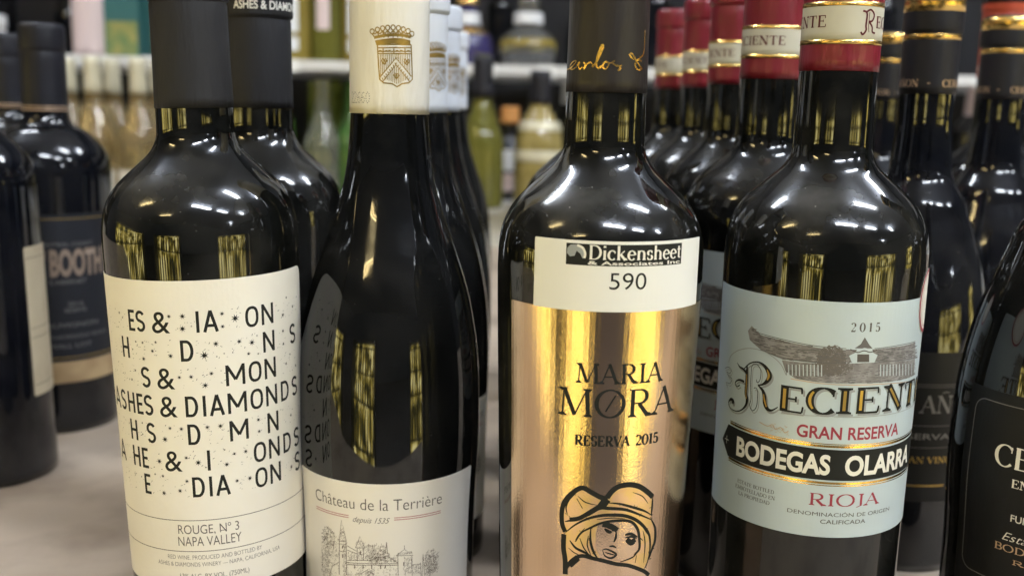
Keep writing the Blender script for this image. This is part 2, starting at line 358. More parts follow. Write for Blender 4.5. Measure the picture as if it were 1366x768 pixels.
def sans(pr, ch, s0, s1, zb, cap, wt):
    """plain narrow capitals in one line weight (wt in mm)"""
    W = wt / (s1 - s0); e = W / 2; h = wt / cap / 2
    G = {'E': ([(e, 0, e, 1), (0, 1 - h, 1, 1 - h), (0, .5, .9, .5), (0, h, 1, h)], []),
         'H': ([(e, 0, e, 1), (1 - e, 0, 1 - e, 1), (e, .5, 1 - e, .5)], []), 'I': ([(.5, 0, .5, 1)], []),
         'A': ([(e, 0, .5, 1), (.5, 1, 1 - e, 0), (.22, .3, .78, .3)], []),
         'N': ([(e, 0, e, 1), (e, .97, 1 - e, .03), (1 - e, 0, 1 - e, 1)], []),
         'M': ([(e, 0, e, 1), (e, .97, .5, .28), (.5, .28, 1 - e, .97), (1 - e, 0, 1 - e, 1)], [])}
    P = lambda a, b: (s0 + a * (s1 - s0), zb + b * cap)
    if ch in G:
        for a, b, c, d in G[ch][0]: pr.line([P(a, b), P(c, d)], wt, curve=False)
    elif ch == 'O':
        rx, rz = (s1 - s0 - wt) / 2, (cap - wt) / 2; cx, cz = (s0 + s1) / 2, zb + cap / 2
        def q(a): c, s = math.cos(a), math.sin(a); return (cx + rx * math.copysign(abs(c) ** .8, c), cz + rz * math.copysign(abs(s) ** .8, s))
        pr.line([q(2 * math.pi * k / 24) for k in range(25)], wt, curve=False)
    elif ch == 'D':
        w_ = s1 - s0 - wt / 2; x0 = s0 + wt / 2; rz = (cap - wt) / 2; cz = zb + cap / 2
        pr.line([(x0, zb), (x0, zb + cap)], wt, curve=False)
        pr.line([(x0, cz + rz)] + [(x0 + w_ * .4 + (w_ * .6 - wt / 2) * math.cos(R(a)), cz + rz * math.sin(R(a))) for a in range(90, -91, -15)] + [(x0, cz - rz)], wt, curve=False)
    elif ch == 'S':
        rx, rz = (s1 - s0 - wt) / 2, (cap - wt) / 4; cx = (s0 + s1) / 2
        L = [(cx + rx * math.cos(R(a)), zb + cap - wt / 2 - rz + rz * math.sin(R(a))) for a in range(25, 231, 17)]
        L += [(cx + rx * math.cos(R(a)), zb + wt / 2 + rz + rz * math.sin(R(a))) for a in range(50, -161, -17)]
        pr.line(L, wt, curve=False)
# ---- drawn artwork, as strokes in label millimetres
LADY=[(0.92,[(2.8,102.7),(0.3,103.3),(-3.3,105.1),(-6.6,106.5),(-10.0,104.4),(-13.0,100.7),(-14.1,96.7),(-13.9,92.0),(-12.6,88.9)]),(1.0,[(2.8,103.1),(4.7,105.7),(7.4,107.4),(11.6,107.7),(15.7,106.4),(19.5,103.7),(21.8,101.6)]),(0.42,[(21.8,101.6),(21.9,98.0),(21.7,94.2)]),(0.5,[(3.5,101.2),(8.1,100.6),(14.0,98.6),(18.3,96.8),(21.5,94.8)]),(0.67,[(-12.8,92.9),(-8.2,94.3),(-3.8,96.6),(0.1,99.1),(3.6,99.1),(10.1,98.3),(16.2,95.7),(21.9,92.8)]),(1.58,[(0.7,99.7),(2.8,102.7)]),(0.83,[(-11.0,93.9),(-7.4,94.8),(-3.4,97.5),(1.8,101.2)]),(0.33,[(-11.9,95.7),(-12.5,98.4),(-11.4,101.4),(-9.0,104.1)]),(0.67,[(-12.2,89.0),(-8.6,92.3),(-4.2,94.9),(0.6,96.3),(5.1,96.5),(10.2,95.9),(15.3,93.5),(19.8,89.3),(21.8,85.5),(22.2,79.6),(20.7,74.1)]),(0.67,[(21.9,92.8),(24.3,88.8),(24.6,83.9),(23.3,80.8),(22.3,77.6)]),(0.58,[(-8.4,85.7),(-6.3,89.3),(-3.2,91.4),(1.2,93.5),(6.6,94.3),(12.3,93.6),(15.5,90.6),(16.7,87.0),(17.2,82.6),(16.0,80.9),(14.0,79.2),(9.2,78.1)]),(0.5,[(-2.8,91.4),(-2.8,86.7),(-1.5,82.4),(0.4,79.6)]),(1.0,[(-13.1,87.9),(-13.1,82.6),(-12.3,77.9),(-12.1,72.4)]),(0.5,[(-10.7,85.9),(-8.3,83.3),(-4.7,81.8),(-0.5,79.6)]),(0.75,[(-11.7,75.1),(-9.5,78.3),(-6.0,80.4),(-1.9,79.8),(2.2,78.9),(7.3,77.5),(13.1,76.2),(19.6,73.1),(22.7,70.7)]),(1.0,[(1.6,93.0),(4.8,92.2),(7.4,90.5)]),(0.67,[(2.4,91.3),(4.0,90.1),(5.3,90.0)]),(0.37,[(3.0,91.8),(4.9,91.3),(5.8,90.1)]),(0.42,[(7.0,90.0),(6.9,87.6),(6.2,86.0)]),(0.37,[(4.5,84.4),(6.1,84.4),(7.3,83.7)]),(0.58,[(10.6,88.4),(13.0,88.6),(15.9,87.0)]),(0.92,[(11.4,86.8),(13.2,85.5),(15.1,86.2)]),(0.33,[(10.6,87.3),(13.1,87.5),(15.7,86.5)]),(0.33,[(11.2,85.6),(13.2,84.4),(15.0,84.9)]),(0.42,[(2.0,83.0),(3.4,83.4),(5.7,82.4),(7.1,81.5),(7.2,80.7),(5.3,79.8),(3.0,80.8),(2.0,83.0)]),(0.25,[(3.0,82.1),(5.3,81.4),(6.7,81.0)]),(0.25,[(-3.6,88.5),(-3.9,84.7),(-2.4,81.0)]),(0.25,[(-6.9,87.3),(-5.2,83.6),(-3.3,81.4)]),(0.25,[(17.3,86.4),(18.4,85.3)]),(0.25,[(18.2,89.2),(19.6,84.1),(19.5,76.3)]),(0.21,[(-8.1,103.3),(-5.3,101.2),(-0.9,100.3)]),(0.21,[(-8.5,102.3),(-6.2,98.7)]),(0.21,[(12.7,104.7),(16.9,102.7),(19.8,99.4)]),(0.21,[(12.7,94.7),(17.0,91.8),(20.5,87.3)]),(0.21,[(-5.0,91.3),(-7.1,88.7),(-8.6,86.1)]),(0.21,[(-0.7,94.8),(4.7,95.4),(10.3,94.9)]),(0.21,[(-11.1,82.9),(-8.7,81.3),(-6.4,80.6)]),(0.21,[(16.0,79.9),(15.6,77.0)]),(1.25,[(-10.6,76.2),(-7.3,79.6)])]
LADYFILL=[(-6.6,106.2),(-9.9,104.2),(-12.8,100.5),(-13.9,96.8),(-13.8,92.0),(-12.6,88.9),(-13.0,82.6),(-12.0,75.1),(-9.5,78.3),(-6.0,80.4),(2.2,78.9),(9.2,77.4),(19.6,73.1),(22.0,77.7),(24.5,83.9),(24.2,88.9),(21.9,92.8),(21.8,101.4),(19.5,103.6),(15.7,106.3),(11.6,107.6),(7.4,107.4),(4.7,105.6),(2.8,102.9),(0.3,103.3),(-3.3,105.0)]
FACE=[(-0.2,93.0),(6.6,94.1),(12.3,93.4),(15.4,90.6),(16.7,86.5),(17.0,82.6),(15.7,80.7),(13.5,79.1),(9.1,78.3),(4.5,78.7),(1.3,79.4),(-0.5,83.9),(-0.9,89.1)]
CREST=[(0.33,[(-4.2,267.3),(-4.4,266.8),(-4.9,266.4),(-5.5,266.4),(-5.9,266.8),(-6.1,267.3),(-5.9,267.9),(-5.4,268.2),(-4.9,268.2),(-4.4,267.9),(-4.2,267.3)]),(0.33,[(-2.0,268.0),(-2.2,267.4),(-2.7,267.1),(-3.2,267.1),(-3.6,267.4),(-3.8,268.0),(-3.6,268.5),(-3.2,268.9),(-2.7,268.9),(-2.2,268.6),(-2.0,268.0)]),(0.33,[(0.1,268.5),(-0.1,268.0),(-0.5,267.6),(-1.1,267.6),(-1.5,268.0),(-1.6,268.5),(-1.5,269.1),(-1.1,269.4),(-0.5,269.4),(-0.1,269.1),(0.1,268.5)]),(0.33,[(2.1,268.9),(1.9,268.3),(1.5,267.9),(1.0,267.9),(0.6,268.2),(0.4,268.8),(0.6,269.4),(1.0,269.7),(1.5,269.7),(1.9,269.4),(2.1,268.9)]),(0.33,[(4.2,269.0),(4.1,268.4),(3.6,268.1),(3.1,268.0),(2.7,268.4),(2.5,268.9),(2.7,269.5),(3.1,269.9),(3.6,269.9),(4.1,269.5),(4.2,269.0)]),(0.33,[(6.4,268.9),(6.2,268.3),(5.7,268.0),(5.2,267.9),(4.8,268.3),(4.6,268.8),(4.8,269.4),(5.2,269.7),(5.7,269.8),(6.2,269.4),(6.4,268.9)]),(0.33,[(8.4,268.5),(8.3,267.9),(7.8,267.6),(7.2,267.5),(6.8,267.8),(6.6,268.4),(6.8,269.0),(7.2,269.3),(7.8,269.4),(8.2,269.0),(8.4,268.5)]),(0.33,[(10.6,268.0),(10.4,267.4),(9.9,267.0),(9.3,267.0),(8.8,267.3),(8.6,267.9),(8.8,268.4),(9.3,268.8),(9.9,268.9),(10.4,268.5),(10.6,268.0)]),(0.33,[(12.4,267.0),(12.2,266.4),(11.7,266.0),(11.0,266.0),(10.5,266.3),(10.3,266.9),(10.5,267.5),(11.0,267.8),(11.6,267.9),(12.2,267.6),(12.4,267.0)]),(0.33,[(-5.2,266.4),(-4.0,264.9)]),(0.33,[(-2.9,267.1),(-2.1,264.9)]),(0.33,[(-0.8,267.6),(-0.2,265.0)]),(0.33,[(1.2,267.9),(1.5,265.0)]),(0.33,[(3.4,268.1),(3.4,265.1)]),(0.33,[(5.5,268.0),(5.2,265.2)]),(0.33,[(7.5,267.6),(7.0,265.2)]),(0.33,[(9.6,267.0),(8.8,265.3)]),(0.33,[(11.3,266.0),(10.2,265.4)]),(0.33,[(-4.0,266.4),(-5.2,266.4)]),(0.33,[(-1.8,266.4),(-2.9,267.0)]),(0.33,[(0.2,266.5),(-0.8,267.6)]),(0.33,[(2.3,266.5),(1.2,267.9)]),(0.33,[(4.4,266.6),(3.4,268.0)]),(0.33,[(6.5,266.7),(5.5,267.9)]),(0.33,[(8.5,266.8),(7.5,267.5)]),(0.33,[(10.4,266.9),(9.6,267.0)]),(0.33,[(-4.0,266.4),(-2.9,267.0)]),(0.33,[(-1.8,266.4),(-0.8,267.6)]),(0.33,[(0.2,266.5),(1.2,267.9)]),(0.33,[(2.3,266.5),(3.4,268.0)]),(0.33,[(4.4,266.6),(5.5,267.9)]),(0.33,[(6.5,266.7),(7.5,267.5)]),(0.33,[(8.5,266.8),(9.6,267.0)]),(0.33,[(10.4,266.9),(11.3,266.0)]),(0.8,[(-4.3,264.9),(-0.3,265.8),(3.6,266.2),(7.7,266.1),(10.7,265.6)]),(0.6,[(-3.8,263.4),(0.4,264.2),(3.6,264.6),(7.7,264.5),(10.6,263.9)]),(0.4,[(-2.9,262.3),(11.0,262.7)]),(1.06,[(-3.5,262.8),(3.6,263.6),(10.6,263.2)]),(0.4,[(-2.9,262.3),(-2.4,253.9),(-1.9,248.8),(-0.3,247.5),(3.0,247.3),(5.0,246.1),(7.0,247.4),(9.9,247.8),(11.6,249.2),(11.4,254.4),(11.0,262.7)]),(0.33,[(-2.8,261.0),(11.1,261.5)]),(0.33,[(-2.7,258.8),(11.2,259.2)]),(0.33,[(-2.7,259.6),(11.2,260.1)]),(0.2,[(-1.7,258.6),(-1.5,249.5)]),(0.2,[(-1.0,258.6),(-0.8,250.4)]),(0.2,[(-0.3,258.6),(-0.1,251.4)]),(0.2,[(0.5,258.6),(0.7,252.3)]),(0.2,[(1.2,258.6),(1.4,253.3)]),(0.2,[(1.9,258.7),(2.1,254.2)]),(0.2,[(2.6,258.7),(2.8,255.1)]),(0.2,[(3.3,258.7),(3.5,256.1)]),(0.2,[(4.1,258.7),(4.3,257.0)]),(0.2,[(4.8,258.7),(5.0,257.1)]),(0.2,[(5.5,258.8),(5.7,256.2)]),(0.2,[(6.2,258.8),(6.5,255.3)]),(0.2,[(7.0,258.8),(7.2,254.4)]),(0.2,[(7.8,258.9),(8.0,253.5)]),(0.2,[(8.5,258.9),(8.8,252.7)]),(0.2,[(9.3,258.9),(9.6,251.8)]),(0.2,[(10.2,259.0),(10.4,250.9)]),(0.2,[(0.4,248.9),(0.4,250.0)]),(0.2,[(1.1,248.7),(1.1,250.7)]),(0.2,[(1.8,248.4),(1.8,251.5)]),(0.2,[(2.6,248.1),(2.6,252.2)]),(0.2,[(3.3,247.9),(3.3,252.9)]),(0.2,[(4.0,247.6),(4.0,253.7)]),(0.2,[(4.7,247.3),(4.7,253.9)]),(0.2,[(5.5,247.5),(5.5,253.2)]),(0.2,[(6.2,247.8),(6.2,252.5)]),(0.2,[(7.0,248.2),(7.0,251.8)]),(0.2,[(7.7,248.5),(7.7,251.1)]),(0.2,[(8.5,248.8),(8.5,250.4)]),(0.2,[(9.3,249.1),(9.3,249.8)]),(0.33,[(-1.6,250.0),(4.5,257.2),(11.1,250.3)]),(0.33,[(-0.8,247.9),(4.5,254.6),(10.4,248.2)]),(0.27,[(-0.9,249.5),(-0.7,248.7)]),(0.27,[(-0.2,250.3),(0.1,249.6)]),(0.27,[(0.5,251.2),(0.8,250.4)]),(0.27,[(1.3,252.0),(1.5,251.3)]),(0.27,[(2.0,252.9),(2.2,252.1)]),(0.27,[(2.7,253.7),(2.9,253.0)]),(0.27,[(3.4,254.6),(3.7,253.8)]),(0.27,[(4.1,255.5),(4.4,254.7)]),(0.27,[(10.2,249.8),(9.9,249.0)]),(0.27,[(9.4,250.6),(9.1,249.8)]),(0.27,[(8.6,251.4),(8.3,250.6)]),(0.27,[(7.8,252.2),(7.5,251.4)]),(0.27,[(7.0,253.0),(6.7,252.3)]),(0.27,[(6.3,253.9),(6.0,253.1)]),(0.27,[(5.5,254.7),(5.3,253.9)]),(0.27,[(4.8,255.5),(4.5,254.7)]),(0.4,[(-0.1,254.6),(-1.2,256.0),(-0.8,256.9),(-0.1,256.3),(0.5,257.0),(0.9,256.1),(-0.1,254.6)]),(0.67,[(-0.5,256.0),(0.3,256.1)]),(0.4,[(9.0,254.7),(7.8,256.0),(8.3,257.0),(9.0,256.3),(9.7,257.0),(10.2,256.1),(9.0,254.7)]),(0.67,[(8.6,256.1),(9.4,256.1)]),(0.4,[(4.7,249.2),(3.7,250.6),(4.1,251.5),(4.7,250.8),(5.4,251.5),(5.8,250.6),(4.7,249.2)]),(0.67,[(4.3,250.6),(5.1,250.6)]),(0.33,[(-0.6,260.9),(-0.6,259.0)]),(0.33,[(3.7,261.0),(3.7,259.1)]),(0.33,[(8.2,261.2),(8.3,259.3)]),(0.27,[(-2.3,260.0),(-1.2,260.0)]),(0.27,[(0.2,260.0),(1.2,260.0)]),(0.27,[(1.5,260.1),(2.5,260.1)]),(0.27,[(4.4,260.1),(5.5,260.2)]),(0.27,[(6.1,260.2),(7.2,260.3)]),(0.27,[(9.1,260.3),(10.3,260.4)])]
BIGR=[(0.0,[(-44.6,143.1,0.25),(-43.0,141.9,0.66),(-40.7,141.4,0.99),(-38.9,140.3,1.16)]),(0.0,[(-38.9,143.7,0.41),(-38.8,140.8,1.24),(-38.7,136.2,1.41),(-38.7,132.4,1.41),(-37.9,129.8,1.24),(-38.7,127.0,0.91),(-41.4,124.5,0.5),(-44.9,123.6,0.37),(-48.3,124.3,0.37),(-48.9,126.0,0.58),(-47.3,127.5,1.24),(-45.8,127.2,1.41),(-46.2,126.0,1.08)]),(0.0,[(-40.7,141.4,0.41),(-37.5,144.5,0.5),(-33.9,145.8,0.58),(-31.2,145.2,1.08),(-29.1,143.2,1.82),(-28.4,141.3,1.99),(-29.3,139.3,1.58),(-31.1,137.6,0.83),(-33.2,136.8,0.41)]),(0.0,[(-33.1,136.8,0.41),(-31.0,135.4,1.16),(-30.0,133.1,1.58),(-29.6,130.4,1.66),(-28.4,128.5,1.41),(-26.5,128.4,0.75),(-24.3,130.1,0.33)]),(0.29,[(-36.6,143.1),(-36.6,136.7),(-36.0,130.8),(-36.4,127.9),(-34.8,126.3),(-33.1,128.7),(-33.1,134.3),(-34.1,135.6),(-34.9,135.2)]),(0.29,[(-36.6,143.1),(-35.9,144.5),(-33.9,144.7),(-32.3,143.0),(-32.2,140.0),(-32.8,138.3),(-33.8,138.0),(-33.9,139.0)]),(0.0,[(-39.9,136.6,0.99),(-42.5,136.7,0.83),(-44.6,135.6,0.58),(-45.0,134.3,0.5),(-43.7,133.7,0.41),(-42.3,134.7,0.66)]),(0.21,[(-53.7,138.5),(-50.6,139.8),(-48.2,139.2),(-49.4,137.5),(-51.9,137.5),(-49.7,136.2),(-47.4,135.8),(-48.9,133.5),(-51.8,133.2),(-50.6,131.6)])]
BIGRFILL=[(0.0,[(-38.8,139.9,0.41),(-38.7,136.2,0.66),(-38.7,132.4,0.66),(-38.2,130.2,0.5)]),(0.0,[(-29.6,143.8,0.33),(-28.7,141.7,0.91),(-29.3,139.7,0.58)]),(0.0,[(-30.4,134.0,0.33),(-29.9,131.8,0.66),(-28.9,129.2,0.58)])]
CARLOS=[(0.32,[(-24.0,253.2),(-18.4,253.4),(-15.5,254.6),(-13.8,256.0),(-15.9,255.8),(-18.2,254.3),(-16.8,253.1),(-14.2,253.7),(-12.2,255.7),(-12.6,254.2),(-12.0,253.2),(-10.7,253.8)]),(0.36,[(-10.3,255.5),(-9.6,254.8),(-10.0,253.2),(-9.0,254.7),(-7.6,255.5),(-6.8,255.0),(-6.7,254.1)]),(0.45,[(-6.7,253.8),(-5.3,255.5),(-3.9,258.5),(-3.0,260.8),(-3.4,261.5),(-4.3,259.6),(-5.2,256.1),(-5.0,254.0),(-4.1,253.6),(-3.1,254.5)]),(0.41,[(-1.7,255.9),(-2.7,255.1),(-2.8,253.8),(-1.9,253.3),(-0.9,254.4),(-1.1,255.6),(-1.9,255.8),(-0.4,255.3),(0.6,255.8)]),(0.45,[(1.3,256.2),(0.5,255.5),(1.6,254.6),(2.9,254.3),(3.3,253.4),(2.4,252.8)]),(0.27,[(2.9,254.3),(3.8,254.7)]),(0.41,[(7.2,259.0),(7.9,258.7),(9.7,256.7),(12.0,254.6),(13.3,253.8),(11.2,253.4),(9.5,254.5),(9.7,256.0),(11.7,257.5),(13.9,259.0),(14.4,262.0),(14.4,267.3)]),(0.32,[(7.0,258.8),(6.8,258.3),(8.4,257.1),(12.7,256.6)])]
CASTLE=[(0.21,[(-17.7,46.9),(-17.4,61.7),(-16.0,71.4),(-14.0,62.8),(-14.0,47.7)]),(0.17,[(-17.6,61.7),(-13.9,62.6)]),(0.14,[(-17.6,60.5),(-13.9,61.2)]),(0.14,[(-17.6,57.3),(-13.9,58.0)]),(0.17,[(-9.6,60.2),(-7.6,65.4),(-5.4,60.6),(-9.6,60.2)]),(0.17,[(-8.8,60.1),(-8.8,54.4)]),(0.17,[(-6.0,60.4),(-6.0,55.1)]),(0.17,[(-13.7,60.6),(-9.0,58.8)]),(0.17,[(-13.7,58.7),(-8.8,57.6)]),(0.17,[(-13.6,53.1),(-2.4,54.1),(8.8,54.0)]),(0.21,[(-13.6,52.3),(-1.7,53.4),(8.9,53.2)]),(0.17,[(-13.6,54.1),(-7.9,54.9),(-2.4,55.4),(-0.2,56.7),(4.3,57.3),(8.8,54.0)]),(0.17,[(3.8,63.5),(3.4,58.3)]),(0.17,[(3.8,63.5),(4.3,58.3)]),(0.17,[(7.9,57.4),(11.4,59.8),(15.3,56.7),(7.9,57.4)]),(0.14,[(11.4,59.8),(11.4,61.6)]),(0.17,[(8.6,57.2),(8.8,48.4)]),(0.17,[(14.7,56.7),(14.9,47.7)]),(0.17,[(14.9,52.5),(18.7,52.4),(18.9,46.9)]),(0.14,[(19.8,56.5),(19.4,46.8)]),(0.14,[(19.8,56.5),(20.6,46.6)]),(0.28,[(-10.1,52.5),(-10.1,51.0)]),(0.28,[(-6.3,53.0),(-6.3,51.5)]),(0.28,[(-2.5,53.3),(-2.5,51.5)]),(0.28,[(1.3,53.4),(1.3,51.7)]),(0.35,[(3.4,53.1),(3.1,51.9)]),(0.35,[(11.2,54.2),(11.2,52.6)]),(0.35,[(-15.8,60.1),(-15.8,58.9)]),(0.35,[(-15.8,56.4),(-15.8,54.8)]),(0.35,[(-7.4,59.0),(-7.4,57.4)]),(0.17,[(-23.0,45.5),(-21.4,49.9),(-17.8,52.4)]),(0.17,[(-7.9,48.7),(-4.7,50.8),(-1.7,49.2)])]
HATCH=[(-27.9,53.6,-17.5,63.7,90),(-28.1,43.3,-17.7,57.3,70),(-5.5,55.2,3.2,61.9,110),(20.6,46.6,27.4,55.1,110),(-15.8,47.3,-13.9,62.4,60),(-13.6,54.1,-9.0,57.6,22),(-8.3,54.9,-6.0,60.3,22),(-0.9,54.3,8.4,56.7,40),(-13.5,47.2,8.8,53.0,34),(11.1,48.2,14.7,56.3,50),(8.2,57.4,14.9,57.9,20),(15.2,47.6,18.7,52.1,26),(-9.4,60.2,-5.6,63.2,20),(-16.8,62.1,-14.5,67.5,20),(-9.5,47.9,-1.7,51.4,40)]
ROOF=[(-39.7,156.9),(-37.9,159.2),(-33.5,156.5),(-22.8,155.8),(-13.4,155.0),(-7.3,154.5),(2.0,154.7),(8.7,154.8),(17.3,155.1),(32.8,155.2),(35.1,148.5),(17.9,150.0),(7.4,150.1),(-0.7,149.9),(-12.2,149.2),(-24.0,148.8),(-33.1,150.9),(-38.5,153.6)]
LOWER=[(-24.0,148.4),(-12.2,148.9),(-0.7,149.5),(7.5,149.8),(18.0,149.7),(34.6,148.5),(35.3,141.7),(17.8,141.9),(3.9,142.0),(-7.8,141.8),(-18.6,142.2),(-22.4,144.5)]
WIN=[(0.46,[(-22.2,147.2),(-21.9,142.9)]),(0.46,[(-20.9,147.4),(-20.5,143.1)]),(0.46,[(-19.5,147.5),(-19.2,143.3)]),(0.46,[(-18.2,147.7),(-17.9,143.4)]),(0.46,[(-16.9,147.9),(-16.5,143.6)]),(0.46,[(-15.5,148.0),(-15.2,143.7)]),(0.46,[(-14.2,148.2),(-13.9,143.9)]),(0.46,[(-13.0,148.3),(-12.6,144.0)]),(0.46,[(-11.7,148.4),(-11.3,144.1)]),(0.46,[(-10.4,148.5),(-10.1,144.2)]),(0.46,[(12.0,148.9),(12.5,144.5)]),(0.46,[(13.5,148.8),(13.9,144.4)]),(0.46,[(15.0,148.7),(15.4,144.3)]),(0.46,[(16.5,148.6),(17.0,144.2)]),(0.46,[(18.1,148.5),(18.7,144.1)]),(0.46,[(19.8,148.3),(20.4,143.9)]),(0.46,[(21.6,148.2),(22.3,143.7)]),(0.46,[(23.6,147.9),(24.3,143.5)]),(0.46,[(25.7,147.7),(26.4,143.2)]),(0.46,[(28.0,147.3),(28.9,142.8)]),(0.46,[(30.7,146.9),(31.7,142.4)])]
TOWER=[(5.3,159.5),(7.2,156.8),(8.8,155.2),(1.8,155.3),(4.0,156.9)]
GABLE=[(-0.0,152.5),(2.1,153.6),(2.8,154.8),(5.6,155.5),(8.7,154.8),(9.3,153.5),(11.2,152.6),(10.1,149.8),(1.2,150.0)]
GWIN=[(3.0,153.1),(7.6,153.0),(7.9,150.1),(3.2,150.1)]
TREE=[(-11.1,144.4,-1.2,156.0)]
RLINE=[(0.23,[(-20.2,141.9),(-7.8,141.4),(4.0,141.4),(17.9,141.2),(37.5,139.6)]),(0.3,[(-37.7,157.3),(-24.5,156.4),(-13.4,155.5),(-1.2,155.1)]),(0.3,[(9.6,155.1),(21.8,155.6),(32.8,155.5)]),(0.38,[(-33.1,150.9),(-24.0,149.4),(-12.2,149.2),(-0.7,149.7)]),(0.38,[(10.1,149.8),(19.1,149.8),(34.5,148.8)])]
ARC=[(0.19,[(-50.7,141.6),(-49.3,144.6),(-45.3,147.6),(-40.4,149.7),(-36.1,150.6),(-31.1,150.4),(-27.4,149.0),(-24.2,146.7),(-21.9,142.9)])]
STARS=[(-26.9,158.7,0.71),(-2.5,158.9,1.0),(2.6,158.9,1.3),(2.3,154.1,1.42),(17.1,159.1,1.06),(17.1,154.1,1.0),(22.0,156.8,1.77),(44.5,154.5,1.06),(52.0,156.6,0.83),(47.2,161.1,0.71),(56.4,159.7,0.59),(-18.1,148.3,0.59),(-14.7,148.2,0.71),(-8.7,148.7,0.71),(-10.4,145.2,0.94),(-14.8,141.8,1.06),(-3.0,143.5,1.18),(9.7,143.4,1.77),(14.2,147.6,1.3),(23.1,147.5,1.18),(28.3,146.3,1.42),(26.7,142.1,0.94),(30.8,141.4,0.53),(44.2,148.0,0.94),(44.2,142.7,0.83),(-20.2,145.0,0.53),(30.6,148.7,0.47),(20.4,143.5,0.41),(17.1,143.5,0.41),(14.3,142.6,0.41),(-0.2,135.1,0.94),(4.3,135.2,1.06),(9.4,131.6,1.3),(11.9,136.1,1.06),(45.6,134.2,0.83),(53.4,131.5,0.83),(-22.3,132.7,0.71),(-19.7,136.7,0.65),(48.6,137.4,0.59),(-5.5,114.7,0.94),(-0.9,114.5,1.06),(-8.0,110.1,1.42),(9.1,114.8,1.06),(14.1,114.8,1.18),(29.6,114.7,1.06),(29.7,109.9,0.94),(47.8,111.9,0.83),(-18.5,115.7,0.59),(-18.8,111.0,0.53),(-11.4,100.9,1.3),(0.2,102.8,0.94),(4.8,100.7,1.42),(15.7,98.9,1.18),(18.9,102.8,0.89),(23.5,102.9,1.06),(-14.0,95.3,0.59),(-10.3,94.9,0.83),(-0.2,93.2,1.0),(-3.3,89.2,1.06),(-10.4,87.8,1.18),(19.4,91.5,1.0),(24.7,91.5,1.18),(46.9,89.9,1.18),(-21.8,93.0,0.47),(7.6,98.6,0.47)]
# ------------------------------------------------------------------ bottle forms
def bordeaux(Rt, Rb, top, neck=15.0, dz=0):
    L = lambda z: Rb + (Rt - Rb) * z / 172
    return smooth_profile([(0, Rb - 4.5), (.5, Rb - 2), (2.2, Rb - .4), (5, Rb), (60, L(60)), (120, L(120)), (172, Rt), (186, Rt), (192, Rt - .55), (197, Rt - 1.65),
        (202, Rt - 3.9), (206.5, Rt - 7.1), (211, Rt - 11.7), (215, Rt - 16.2), (218.5, neck + 3.7), (221.8, neck + 1.5), (225.2, neck + .35), (228.5, neck + .1), (236, neck), (255, neck - .35), (280, neck - .55), (top - 1.2, neck - .6)])
def burgundy(Rm, Rb, top, neck):
    return smooth_profile([(0, Rb - 4.5), (.5, Rb - 2), (2.2, Rb - .4), (5, Rb), (60, Rb + .3), (95, Rm), (112, Rm), (130, Rm - .7), (146, Rm - 2.6), (162, Rm - 5.9), (176, Rm - 10.3), (187, Rm - 14.2), (196, Rm - 17.2),
        (207, neck + 3.1), (218, neck + 1.35), (233, neck + .15), (250, neck), (280, neck - .2), (top - 1.2, neck - .4)])
def glass(parent, prof, m): return obj('glass_body', lathe('glass_body', prof, 96), m, parent)
def capsule(parent, prof, z0, top, groove, m, bead=.7, over=.35):
    r = lambda z: interp(prof, z) + over
    pts = [(z0, r(z0) - over + .05), (z0, r(z0))]
    z = z0 + 4
    while z < groove - 4: pts.append((z, r(z))); z += 5
    g = r(groove)
    pts += [(groove - 1.2, g), (groove - .5, g - .25), (groove, g - .2), (groove + .7, g + bead), (groove + 2, g + bead + .15), (top - 3.4, g + bead), (top - 1.4, g + bead - .5), (top - .35, g + bead - 1.8), (top, g - 3.2), (top, .5)]
    o = obj('capsule', lathe('capsule', pts, 80, cap=False), m, parent)
    return o, pts
def ring(parent, name, pts, z0, z1, m, off=.12, label=None):
    zz = [z0] + [p[0] for p in pts if z0 < p[0] < z1] + [z1]
    P = [(z0, interp(pts, z0))] + [(z, interp(pts, z) + off) for z in zz] + [(z1, interp(pts, z1))]
    return obj(name, lathe(name, P, 80, cap=False), m, parent)
def patch(parent, name, m, s0, s1, z0, z1, rad, R0, Rz, off=.12):
    p = Print(); p.fill(rrect(s0, s1, z0, z1, rad)); p.n = 8; p.v = [(a, b, 0) for a, b, c in p.v]
    return p.build(name, m, parent, R0, Rz, off, rim=.12)

# ------------------------------------------------------------------ the display table
TB = -1.6, 1.72
t = box('display_table', -1.7, 1.7, .16, 1.72, -.035, 0, TABLE, bev=.003)
t['label'] = 'worn tan laminate display table carrying the rows of dark wine bottles'; t['category'] = 'table'

